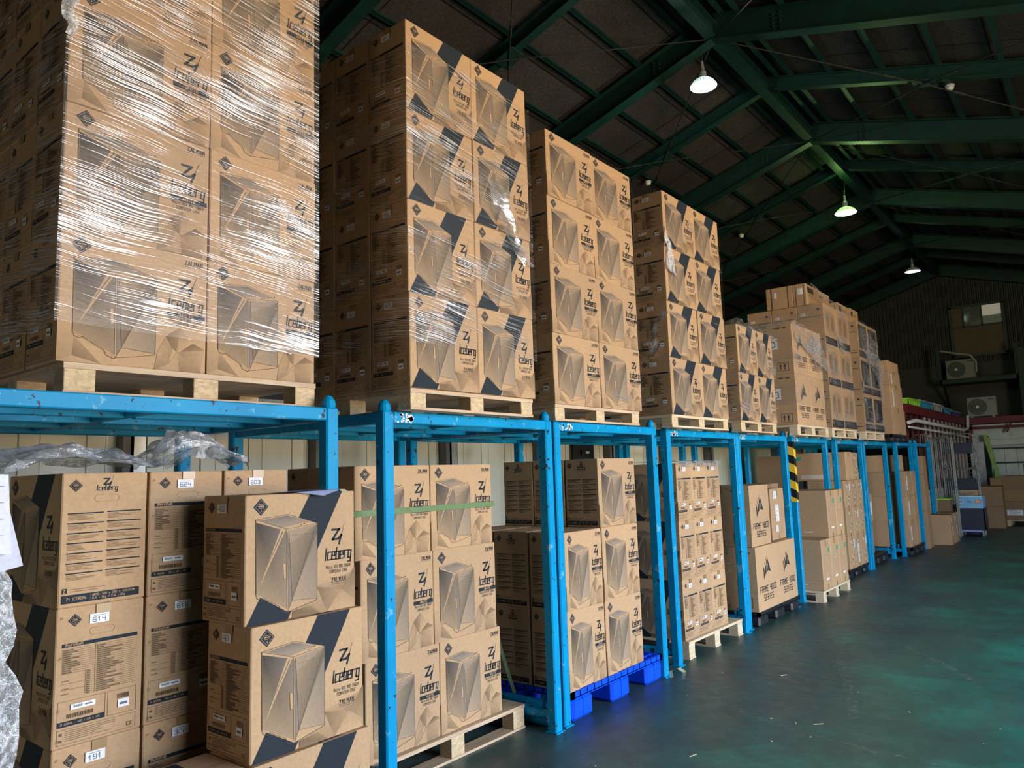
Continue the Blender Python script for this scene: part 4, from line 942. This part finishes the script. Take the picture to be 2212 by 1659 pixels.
# ------------------------------------------------------------------ stretch film
def shell(name, x1, y0, y1, x0, z0, z1_, m, label, sides='fl', amp=.004, drop=0.0, top=False, group='stretch film wraps'):
    mb = MB(); off = .014
    def disp(p, n):
        d = noise.noise(Vector(p)*5)*amp+noise.noise(Vector((p[0]*2, p[1]*2, p[2]*30)))*amp*.25; return Vector(p)+Vector(n)*(off+d)
    def sheet(A, B, n, nu, nv):
        for i in range(nu):
            for j in range(nv):
                q = []
                for a, b in ((i, j), (i+1, j), (i+1, j+1), (i, j+1)):
                    s = a/nu; t = b/nv; zlo = z0+drop*s
                    q.append(disp((A[0]+(B[0]-A[0])*s, A[1]+(B[1]-A[1])*s, zlo+(z1_-zlo)*t), n))
                mb.face(q)
    if 'f' in sides: sheet((x1, y0-off), (x1, y1+off), (1, 0, 0), 26, 40)
    if 'l' in sides: sheet((x0, y0), (x1+off, y0), (0, -1, 0), 18, 40)
    if 'r' in sides: sheet((x1+off, y1), (x0, y1), (0, 1, 0), 12, 30)
    o = mb.build(name, m, None, (0, 0, 0), 0, True); tag(o, label, 'stretch film', group); return o
shell('stretch_film', -2.93, 1.03, 2.155, -3.83, 2.20, 4.05, 'film_heavy', 'glossy streaky stretch film around the nearest tall stack', 'fl', drop=-.02)
shell('stretch_film', -2.70, 2.56, 3.60, -3.60, 2.28, 3.90, 'film_mid', 'streaky stretch film around the second tall stack', 'flr')
shell('stretch_film', -2.80, 3.945, 5.105, -3.7, 2.05, 3.85, 'film_light', 'thin clear film around the third tall stack', 'flr')
shell('stretch_film', -2.75, 5.54, 6.69, -3.35, 2.05, 3.80, 'film_light', 'thin clear film around the fourth tall stack', 'fl')
shell('stretch_film', -2.75, 6.99, 7.98, -3.35, 2.12, 3.02, 'film_mid', 'wrinkled film around the short stack of striped cartons', 'fl', amp=.01)
shell('stretch_film', -2.76, 8.70, 9.80, -3.38, 2.30, 3.27, 'film_mid', 'film around the upper sail-print cartons', 'fl', amp=.01)
shell('stretch_film', -2.75, 10.02, 11.20, -3.77, 2.10, 3.72, 'film_mid', 'film around the dark-banded tall stack', 'fl', amp=.01)
shell('stretch_film', -2.75, 11.68, 12.85, -3.77, 2.10, 3.72, 'film_heavy', 'crinkled shiny film around the farthest dark-printed stack', 'f', amp=.012)
def crumple(name, pts_grid, amp, m, label, fr=7, seed=0):
    mb = MB(); nu = len(pts_grid); nv = len(pts_grid[0]); sub = 9
    def S_(u, v):
        i = min(int(u), nu-2); j = min(int(v), nv-2); a = u-i; b = v-j; P = pts_grid
        p = Vector(P[i][j])*(1-a)*(1-b)+Vector(P[i+1][j])*a*(1-b)+Vector(P[i][j+1])*(1-a)*b+Vector(P[i+1][j+1])*a*b
        q = p*fr+Vector((seed, seed*2, 0)); return p+Vector((noise.noise(q), noise.noise(q+Vector((9, 0, 0))), abs(noise.noise(q+Vector((0, 9, 0))))))*amp
    for i in range((nu-1)*sub):
        for j in range((nv-1)*sub):
            mb.face([S_((i+a)/sub, (j+b)/sub) for a, b in ((0, 0), (1, 0), (1, 1), (0, 1))])
    o = mb.build(name, m, None); tag(o, label, 'plastic film'); return o
crumple('plastic_film', [[(-3.5, .70, 1.655), (-3.2, .70, 1.67), (-2.95, .74, 1.60)], [(-3.5, 1.05, 1.70), (-3.2, 1.08, 1.76), (-2.96, 1.06, 1.69)], [(-3.5, 1.35, 1.68), (-3.2, 1.35, 1.74), (-2.96, 1.38, 1.672)], [(-3.5, 1.55, 1.68), (-3.2, 1.50, 1.68), (-2.97, 1.48, 1.662)]], .05, 'crumple', 'crumpled clear film heaped on the leftmost lower cartons', 9)
crumple('plastic_film', [[(-3.45, 1.52, 1.66), (-3.2, 1.50, 1.67), (-2.97, 1.50, 1.655)], [(-3.45, 1.66, 1.78), (-3.2, 1.64, 1.83), (-2.99, 1.60, 1.70)], [(-3.45, 1.80, 1.80), (-3.2, 1.78, 1.80), (-3.0, 1.76, 1.70)], [(-3.45, 2.0, 1.66), (-3.2, 1.95, 1.66), (-2.98, 1.88, 1.656)]], .075, 'crumple', 'peaked heap of crumpled clear film on cartons 624 and 603', 10, 5)
crumple('plastic_film', [[(-2.80, .60, 1.42), (-2.80, .84, 1.45)], [(-2.78, .60, 1.0), (-2.78, .915, 1.0)], [(-2.80, .60, .6), (-2.80, .93, .55)], [(-2.80, .60, .15), (-2.80, .88, .15)]], .05, 'crumple', 'crumpled clear film hanging down at the left edge of the picture', 9, 3)
crumple('plastic_film', [[(-3.9, 5.92, 1.655), (-3.9, 6.83, 1.655)], [(-3.4, 5.92, 1.665), (-3.4, 6.83, 1.665)], [(-2.935, 5.91, 1.66), (-2.935, 6.84, 1.662)], [(-2.925, 5.91, 1.615), (-2.925, 6.84, 1.60)]], .018, 'film_loose', 'clear sheet draped over the three by three block of cartons', 5, 2)
crumple('plastic_film', [[(-2.925, 6.70, 1.66), (-2.925, 6.85, 1.65)], [(-2.92, 6.76, 1.1), (-2.90, 6.87, 1.1)], [(-2.925, 6.80, .5), (-2.905, 6.87, .4)]], .02, 'film_light', 'clear film edge down the right side of three by three block', 6, 4)
crumple('plastic_film', [[(-2.735, 6.95, 3.03), (-3.2, 7.0, 3.03)], [(-2.73, 7.5, 3.03), (-3.2, 7.5, 3.05)], [(-2.73, 7.95, 3.04), (-3.1, 8.0, 3.08)], [(-2.74, 8.68, 3.27), (-3.1, 8.68, 3.29)]], .03, 'film_loose', 'film sheet stretched over the short wrapped stack toward the sail-print cartons', 6, 6)
crumple('plastic_film', [[(-2.735, 8.70, 3.28), (-2.735, 8.75, 3.05)], [(-2.73, 9.1, 3.26), (-2.72, 9.1, 2.95)], [(-2.72, 9.55, 3.16), (-2.70, 9.5, 2.80)], [(-2.70, 10.0, 2.80), (-2.69, 9.95, 2.72)]], .03, 'film_loose', 'bunched film tail drooping across the upper sail-print cartons', 6, 8)
crumple('plastic_film', [[(-2.735, 10.0, 3.74), (-2.9, 10.02, 4.0)], [(-2.73, 10.6, 3.74), (-2.92, 10.6, 3.98)], [(-2.73, 11.2, 3.73), (-2.95, 11.3, 3.95)], [(-2.74, 11.7, 3.72), (-2.97, 11.75, 3.88)]], .02, 'film_loose', 'film pulled over the carton on top of dark-banded stack', 6, 9)
crumple('plastic_film', [[(-2.735, 11.75, 3.71), (-2.73, 11.8, 3.3)], [(-2.70, 12.5, 3.45), (-2.70, 12.4, 2.9)], [(-2.70, 12.9, 3.05), (-2.72, 12.8, 2.5)]], .03, 'film_loose', 'loose film flap on the farthest dark-printed stack', 6, 11)
crumple('plastic_film', [[(-2.73, 5.50, 2.88), (-2.80, 5.515, 2.90)], [(-2.83, 5.50, 2.78), (-2.88, 5.51, 2.76)], [(-2.84, 5.49, 2.66), (-2.90, 5.50, 2.66)], [(-2.80, 5.49, 2.60), (-2.94, 5.50, 2.54)], [(-2.88, 5.49, 2.53), (-2.96, 5.50, 2.50)]], .02, 'crumple', 'white twisted film tail hanging on the fourth tall stack', 12, 12)
crumple('plastic_film', [[(-2.735, 5.535, 3.62), (-2.735, 5.56, 3.62)], [(-2.73, 5.55, 3.42), (-2.73, 5.66, 3.40)], [(-2.73, 5.54, 3.25), (-2.73, 5.70, 3.22)]], .02, 'crumple', 'shiny film knot on the top left corner of fourth tall stack', 12, 13)
crumple('plastic_film', [[(-2.68, 3.18, 3.30), (-2.68, 3.30, 3.34)], [(-2.67, 3.22, 3.12), (-2.67, 3.38, 3.15)], [(-2.67, 3.36, 2.98), (-2.67, 3.48, 3.0)], [(-2.68, 3.50, 2.84), (-2.68, 3.61, 2.86)]], .03, 'film_loose', 'bunched film fold across the right column of second tall stack', 10, 14)
crumple('plastic_film', [[(-2.91, 1.0, 3.55), (-2.93, 1.06, 3.57)], [(-2.90, .985, 3.42), (-2.915, 1.05, 3.42)], [(-2.92, 1.0, 3.30), (-2.92, 1.04, 3.30)]], .03, 'crumple', 'small knot of film at the left edge of nearest tall stack', 14, 15)

# papers
a = MB(); a.face([(-2.74, .62, 1.62), (-2.71, .83, 1.59), (-2.70, .885, 1.36), (-2.72, .62, 1.30)], (.62, .66, .80)); a.face([(-2.715, .62, 1.66), (-2.69, .83, 1.645), (-2.68, .845, 1.40), (-2.70, .62, 1.42)], (.78, .80, .90))
for k in range(4): a.face([(-2.712+.004*k, .66, 1.62-.05*k), (-2.684+.002*k, .82, 1.61-.05*k), (-2.684+.002*k, .82, 1.608-.05*k), (-2.712+.004*k, .66, 1.618-.05*k)], (.3, .33, .5))
tag(a.build('paper_sheets', 'paper'), 'white paper sheets hanging at the left edge in front of film', 'paper')
a = MB(); a.face([(-2.62, 1.72, 1.553), (-2.50, 1.74, 1.554), (-2.47, 1.86, 1.535), (-2.52, 1.98, 1.556), (-2.74, 1.93, 1.556)], (.42, .50, .78)); a.face([(-2.60, 1.80, 1.557), (-2.53, 1.80, 1.558), (-2.52, 1.92, 1.558), (-2.68, 1.91, 1.557)], (.62, .68, .86))
for k in range(6): a.face([(-2.61+.013*k, 1.78, 1.5585), (-2.60+.013*k, 1.90, 1.5585), (-2.604+.013*k, 1.90, 1.5585), (-2.614+.013*k, 1.78, 1.5585)], (.15, .2, .4))
tag(a.build('paper_sheet', 'paper'), 'bluish paper sheet lying on top of carton 452', 'paper')
a = MB(); ribbon(a, [(-2.80, 1.99, 1.556), (-2.52, 1.99, 1.556), (-2.50, 1.99, 1.545)], .03, (0, 1, 0)); tag(a.build('strap_end', 'cream'), 'cream strap end on top of carton 452 beside the paper', 'strap')

# scuffs and debris on the floor
def scuffs(pts, w, label):
    a = MB()
    for p, q in zip(pts, pts[1:]):
        p = Vector(p+(.0015,)); q = Vector(q+(.0015,)); n = (q-p).cross(Vector((0, 0, 1))).normalized()*w/2; a.face([p-n, q-n, q+n, p+n])
    o = a.build('floor_scuff', 'scuff'); tag(o, label, 'scuff mark'); o['kind'] = 'stuff'
scuffs([(-2.15, 4.9), (-1.75, 4.75), (-1.2, 4.62), (-.75, 4.62)], .05, 'long pale scraped line across the floor paint')
scuffs([(-1.9, 6.6), (-1.5, 5.4), (-1.42, 5.1)], .07, 'pale scraped patch on the floor paint')
scuffs([(-1.6, 7.4), (-.9, 6.4)], .08, 'faint pale scraped band on the floor paint')
for i in range(26):
    x = R.uniform(-2.7, -.5); y = R.uniform(2.6, 6.5); s = R.uniform(.003, .008); t = R.uniform(0, 3.1); lg = R.choice((1, 1, 1, 4))
    a = MB(); a.obox((0, 0, 0), (math.cos(t), math.sin(t), 0), (-math.sin(t), math.cos(t), 0), (0, 0, 1), s*lg, s*.5, .0012)
    tag(a.build('wood_chip', 'woodb', None, (x, y, .0016)), 'tiny pale chip of debris scattered on the green floor', 'debris', 'chips scattered on the floor')

# meter panel behind the racks
o = empty('electrical_panel', (-4.74, 7.0, 1.15), 'dark wall panel with white-tagged devices behind the third rack', 'panel')
a = MB(); a.box(0, .06, 0, .34, 0, 1.1); a.build('case', 'blackp', o)
for i in range(9):
    a = MB(); a.box(.062, .085, .05, .28, .06+.115*i, .12+.115*i); a.build('device', 'black', o)
    a = MB(); a.box(.086, .088, .13, .20, .075+.115*i, .10+.115*i); a.build('tag', 'white', o)

# ------------------------------------------------------------------ far end
def far_end():
    # red framed partition along the row and across
    a = MB(); a.box(-3.06, -2.96, 17.35, 23.0, 0, 2.50); struct(a.build('wall_partition_side', 'panel'), 'pale partition with dark red studs')
    a = MB(); a.box(-3.02, -2.86, 15.3, 23.05, 2.50, 2.67); struct(a.build('trim_200', 'red'), 'dark red partition beam')
    for i in range(15):
        y = 15.5+.52*i; b = MB(); b.box(-2.96, -2.953, y, y+.24, 1.0, 2.50); struct(b.build('trim_%d' % (201+i), 'red'))
    a = MB(); a.box(-2.9, 6, 23.0, 23.1, 0, 2.5); struct(a.build('wall_partition_end', 'panel'), 'pale end partition')
    a = MB(); a.box(-2.9, 6, 22.92, 23.40, 2.52, 2.69); struct(a.build('trim_220', 'red'))
    a = MB(); a.box(-2.86, 6, 22.85, 22.92, 2.38, 2.45); struct(a.build('trim_221', 'red'))
    a = MB(); a.box(-2.86, -2.78, 22.85, 22.95, 1.75, 2.5); struct(a.build('trim_222', 'red'))
    a = MB(); a.bar((-1.92, 22.8, 2.5), (-2.02, 22.8, 2.27), .05, .05); struct(a.build('trim_223', 'red'))
    a = MB(); a.box(-2.55, 6, 22.80, 22.98, 1.95, 2.08); struct(a.build('trim_224', 'panel'))
    # panelled doors with dark green frame
    o = a = MB()
    for i in range(9): a.box(-2.40+.27*i, -2.40+.27*i+.262, 22.93, 22.96, .05, 1.86)
    d = a.build('door_1', 'panel'); struct(d, 'grey-green panelled folding door')
    for z in (1.86, 1.49, 1.0): b = MB(); b.box(-2.44, 0, 22.88, 22.93, z-.02, z+.02); b.build('door_frame', 'steel_green', d)
    b = MB(); b.tube((-1.72, 22.85, 1.0), (-1.72, 22.85, 1.45), .012, 8); b.build('door_handle', 'galv', d)
    b = MB(); b.box(-2.52, -2.44, 22.80, 22.90, 0, 2.2); struct(b.build('trim_225', 'steel_green'))
    b = MB(); b.box(-2.86, -2.55, 22.70, 22.74, .003, 2.04); tag(b.build('sheet_panel', 'galv'), 'pale metal sheet standing against the end partition', 'panel')
    # conduit pipe
    b = MB(); b.path([(-2.80, 15.0, 2.30), (-2.80, 15.6, 2.36), (-2.80, 17, 2.35), (-2.80, 21.5, 2.33), (-2.80, 22.2, 2.40), (-2.80, 22.4, 2.72)], .035, 10); b.path([(-2.80, 15.0, 2.22), (-2.80, 19.5, 2.20), (-2.80, 22.2, 2.16)], .022, 8)
    tag(b.build('conduit_pipe', 'white', None, (0, 0, 0), 0, True), 'pale lagged pipe running along the red-striped partition', 'pipe')
    # things stored on the partition roof
    def crate(x0, x1, y0, y1, z0, z1_, m, label, lid=None):
        o = empty('storage_crate', ((x0+x1)/2, (y0+y1)/2, z0), label, 'crate', 'crates on the partition top'); hx = (x1-x0)/2; hy = (y1-y0)/2; h = z1_-z0
        a = MB(); a.box(-hx, hx, -hy, hy, 0, .02); a.box(-hx, -hx+.015, -hy, hy, 0, h); a.box(hx-.015, hx, -hy, hy, 0, h); a.box(-hx, hx, -hy, -hy+.015, 0, h); a.box(-hx, hx, hy-.015, hy, 0, h)
        for k in range(5): yy = -hy+(k+.5)*hy*.4; a.box(hx, hx+.008, yy-.01, yy+.01, .02, h-.03)
        a.box(-hx-.012, hx+.012, -hy-.012, hy+.012, h-.03, h-.012); a.build('body', m, o)
        if lid: b = MB(); b.box(-hx-.02, hx+.02, -hy-.02, hy+.02, h, h+.025); b.build('lid', lid, o)
    crate(-3.45, -2.95, 15.95, 17.05, 2.672, 2.80, 'lime', 'lime green crate at the near end of the red partition top', 'lime')
    crate(-3.45, -2.98, 17.15, 18.6, 2.672, 2.84, 'teal', 'teal crate with grey lid on the red partition top', 'greyp')
    crate(-3.45, -2.98, 18.75, 19.9, 2.672, 2.85, 'greyp', 'grey crate with pale lid on the red partition top', 'white')
    crate(-3.45, -2.98, 20.0, 21.0, 2.672, 2.82, 'teal', 'second teal crate farther along the partition top', 'greyp')
    crate(-3.45, -2.98, 21.2, 22.6, 2.672, 2.80, 'navyp', 'navy crate near the partition corner', 'greyp')
    # air conditioners
    def ac(x, y, z, w, h, label):
        o = empty('air_conditioner_unit', (x, y, z), label, 'air conditioner', 'outdoor air conditioner units')
        a = MB(); a.cbox(0, w, 0, .28, .03, h, .012); a.build('casing', 'acwhite', o)
        b = MB(); b.box(.06, .12, .02, .26, 0, .03); b.box(w-.12, w-.06, .02, .26, 0, .03); b.build('foot', 'greyp', o)
        cx, cz, r = w*.36, h*.52, h*.40
        b = MB()
        def ring(r0, r1, yy, col_m):
            for i in range(28):
                t0 = 2*math.pi*i/28; t1 = 2*math.pi*(i+1)/28
                b.face([(cx+r0*math.cos(t0), yy, cz+r0*math.sin(t0)), (cx+r1*math.cos(t0), yy, cz+r1*math.sin(t0)), (cx+r1*math.cos(t1), yy, cz+r1*math.sin(t1)), (cx+r0*math.cos(t1), yy, cz+r0*math.sin(t1))])
        ring(.0, r, -.002, 0); b.build('fan_opening', 'blackp', o)
        b = MB()
        for k in range(7): rr = r*(.16+.14*k); ring(rr-.003, rr+.003, -.018, 0)
        b.build('fan_grille', 'greyp', o)
        b = MB(); b.lathe([(0, 0), (r*.18, 0), (r*.18, .01), (0, .012)], 16); hb = b.build('fan_hub', 'white', o, (cx, -.02, cz)); hb.rotation_euler = (math.pi/2, 0, 0)
        b = MB(); b.box(w*.74, w*.94, -.004, 0, h*.86, h*.90); b.build('vent_slot', 'blackp', o)
    ac(-2.86, 22.96, 2.692, .66, .54, 'pale outdoor air conditioner unit on the red beam')
    ac(-3.62, 25.45, 3.962, .76, .60, 'outdoor air conditioner unit high on a bracket under the window')
    a = MB(); a.box(-3.78, -1.75, 25.15, 26.0, 3.84, 3.96); a.box(-3.80, -3.70, 25.15, 25.25, 3.84, 4.92); a.box(-1.86, -1.76, 25.15, 25.25, 3.84, 4.85); a.bar((-1.8, 25.3, 3.9), (-1.8, 26.0, 3.2), .06, .06); a.bar((-3.7, 25.3, 3.9), (-3.7, 26.0, 3.2), .06, .06)
    tag(a.build('equipment_bracket', 'steel_green'), 'dark green steel shelf frame high on the end wall', 'bracket')
    b = MB(); b.path([(-3.7, 25.3, 4.86), (-3.3, 25.3, 4.74), (-2.95, 25.35, 4.66), (-2.82, 25.4, 4.45), (-2.84, 25.4, 4.15)], .03, 8); tag(b.build('insulated_hose', 'greyp', None, (0, 0, 0), 0, True), 'pale hose curving over the upper air conditioner', 'hose')
    # window in the end wall
    a = MB(); y = 26.02
    a.box(-3.48, -2.04, y-.03, y+.06, 6.20, 6.28); a.box(-3.48, -2.04, y-.03, y+.06, 4.68, 4.76); a.box(-3.48, -3.40, y-.03, y+.06, 4.7, 6.25); a.box(-2.12, -2.04, y-.03, y+.06, 4.7, 6.25); a.box(-3.4, -2.1, y-.03, y+.04, 5.57, 5.63); a.box(-3.12, -3.08, y-.03, y+.04, 5.6, 6.2); a.box(-2.64, -2.60, y-.03, y+.04, 5.6, 6.2)
    w = a.build('window_1', 'blackp'); struct(w, 'dark framed window high in the end wall')
    b = MB(); b.box(-3.40, -3.12, y, y+.01, 5.63, 6.20); b.box(-3.40, -2.12, y, y+.01, 4.76, 5.57); b.build('plywood_infill', 'ply', w)
    b = MB(); b.box(-3.08, -2.64, y, y+.01, 5.63, 6.20); b.build('window_pane', 'glass', w)
    b = MB(); b.box(-2.60, -2.12, y, y+.01, 5.63, 5.88); b.build('window_pane', 'greyp', w)
    b = MB(); b.box(-2.60, -2.12, y, y+.01, 5.88, 6.20); b.build('window_pane', M['winlit'], w)
    b = MB(); b.box(-1.80, -1.45, 25.1, 25.4, 2.7, 4.7); struct(b.build('trim_226', 'steel_green'))
    # roll cages
    def roll_cage(x, y, z, w, h, d, label, rz=0, shelf=True):
        o = empty('roll_cage', (x, y, z), label, 'roll cage', 'wire roll cages'); o.rotation_euler = (0, 0, rz)
        a = MB(); r = .014
        for yy in (0, d):
            a.path([(0, yy, .06), (.06, yy, 0), (w-.06, yy, 0), (w, yy, .06), (w, yy, h-.06), (w-.06, yy, h), (.06, yy, h), (0, yy, h-.06), (0, yy, .06)], r, 8)
        for xx in (0, w):
            for zz in (.08, h*.5, h-.08): a.tube((xx, 0, zz), (xx, d, zz), r*.8, 8)
        a.build('frame', 'cage', o)
        b = MB()
        for k in range(1, 9): b.tube((w*k/9, 0, 0), (w*k/9, 0, h), .004, 5)
        for k in range(1, 9): b.tube((0, 0, h*k/9), (w, 0, h*k/9), .004, 5); b.tube((w, 0, h*k/9), (w, d, h*k/9), .004, 5); b.tube((0, 0, h*k/9), (0, d, h*k/9), .004, 5)
        for k in range(1, 5): b.tube((w, d*k/5, 0), (w, d*k/5, h), .004, 5)
        b.build('wire_mesh', 'cage', o)
        if shelf:
            c = MB(); c.box(.03, w-.03, -.03, -.006, h*.42, h*.74); c.build('folded_shelf', 'navyd', o)
            for k in range(2): t = MB(); t.box(w*(.32+.3*k), w*(.36+.3*k), -.036, -.031, h*.55, h*.60); t.build('shelf_slot', 'black', o)
    roll_cage(-2.92, 18.82, 1.42, .62, .74, .25, 'upper wire roll cage with dark folded shelf by the partition')
    roll_cage(-2.91, 18.80, .62, .63, .78, .25, 'lower wire roll cage under the upper one', 0, True)
    roll_cage(-3.22, 16.95, .0, .36, 2.13, .35, 'tall narrow wire roll cage just behind the farthest rack', 0, False)
    roll_cage(-2.92, 17.8, .0, .34, 2.08, .25, 'tall wire roll cage between the farthest rack and stacked cages', 0, False)
    for i in range(2):
        q = MB(); q.box(-2.9, -2.32, 18.80, 19.2, .001+.31*i, .305+.31*i); tag(q.build('folded_container', 'navyd'), 'dark folded container %s under the lower roll cage' % ('resting on the floor' if i == 0 else 'directly'), 'container')
    # trolley with blue printed box
    o = empty('hand_trolley', (-2.66, 18.25, 0), 'dark bin trolley on castors at the row end', 'trolley')
    a = MB(); a.box(0, .50, 0, .45, .12, .15); a.box(0, .02, 0, .45, .15, .58); a.box(.48, .50, 0, .45, .15, .58); a.box(0, .50, .43, .45, .15, .58); a.box(0, .50, 0, .02, .15, .58); a.build('bin', 'navyd', o)
    b = MB(); b.box(-.01, .44, -.03, .01, .10, .135); b.build('bumper', 'lilac', o)
    for x, y in ((.06, .05), (.44, .05), (.06, .4), (.44, .4)): c = MB(); c.tube((x-.012, y, .035), (x+.012, y, .035), .035, 12); c.box(x-.015, x+.015, y-.01, y+.01, .05, .12); c.build('castor', 'greyp', o)
    mb = MB(); mb.box(-.22, .25, -.2, .2, 0, .25, (.22, .52, .85)); f = Face(mb, (-.22, -.2005, 0), (1, 0, 0), (0, 0, 1), (0, -1, 0), .47, .25)
    f.rect(.03, .22, .86, .92, (.1, .2, .4), 1); f.rect(.05, .26, .44, .68, (.75, .8, .85), 1); f.rect(.07, .24, .47, .65, (.25, .3, .4), 2); f.rect(.70, .93, .44, .68, (.75, .2, .12), 1); f.rect(.74, .88, .50, .62, (.85, .55, .4), 2); f.poly([(.36, .56), (.5, .6), (.62, .52), (.5, .5)], (.1, .15, .3), 1); f.poly([(.46, .44), (.58, .46), (.6, .38), (.5, .40)], (.6, .3, .25), 1); f.rect(0, 1, .93, 1.0, (.6, .78, .95), 1); f.rect(.1, .9, .06, .12, (.6, .78, .95), 1)
    t = mb.build('retail_box', 'paper', None, (-2.42, 18.45, .585)); tag(t, 'light blue printed box with small pictures on the dark trolley', 'box')
    c = MB(); c.box(-2.60, -2.28, 18.50, 18.80, .838, .95, t3(.9)); tag(c.build('flat_box', 'carton'), 'small tan flat box lying on the light blue box', 'box')
    for k in range(3): c = MB(); c.bar((-2.66+.09*k, 18.3, .845), (-2.50+.09*k, 18.48, .90), .02, .012); tag(c.build('metal_rod', 'galv'), 'thin metal strip on the light blue box, %s' % ('left', 'middle', 'right')[k], 'rod')
    # stacked brown boxes and pallet at far right
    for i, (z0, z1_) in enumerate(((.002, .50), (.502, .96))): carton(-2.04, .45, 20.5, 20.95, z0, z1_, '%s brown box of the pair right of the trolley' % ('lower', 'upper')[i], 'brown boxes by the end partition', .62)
    carton(-2.08, .25, 21.2, 21.5, .962, 1.14, 'small box peeking over the brown pair', None, .6)
    carton(-2.15, .35, 21.05, 21.5, .002, .96, 'hidden tall box behind the brown pair', None, .6)
    wood_pallet(-1.0, 21.3, 22.3, 0, .14, 1.1, 'dim pallet under the boxes at the right edge', 'pallets on the floor')
    for i, (z0, z1_) in enumerate(((.302, .58), (.582, .86), (.862, 1.18))):
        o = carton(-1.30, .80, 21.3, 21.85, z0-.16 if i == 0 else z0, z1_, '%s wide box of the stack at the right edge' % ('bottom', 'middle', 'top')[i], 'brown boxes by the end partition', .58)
        if i == 0: stickers(o, (.80, .546, .43), [('-y', .05, .45, .25, .55), ('-y', .5, .7, .4, .7)])
    b = MB(); b.bar((-2.50, 22.75, 2.23), (-2.04, 22.05, .015), .10, .03, (0, 1, 0)); tag(b.build('plank', 'plank'), 'speckled green plank leaning against the end partition', 'plank')
M['navyd'] = solid('dark_blue_grey_plastic', (.03, .036, .06), .45)
M['lilac'] = solid('lilac_plastic', (.30, .34, .75), .4)
M['winlit'] = emit('sky_lit_pane', (.85, .75, .55), .16)
far_end()
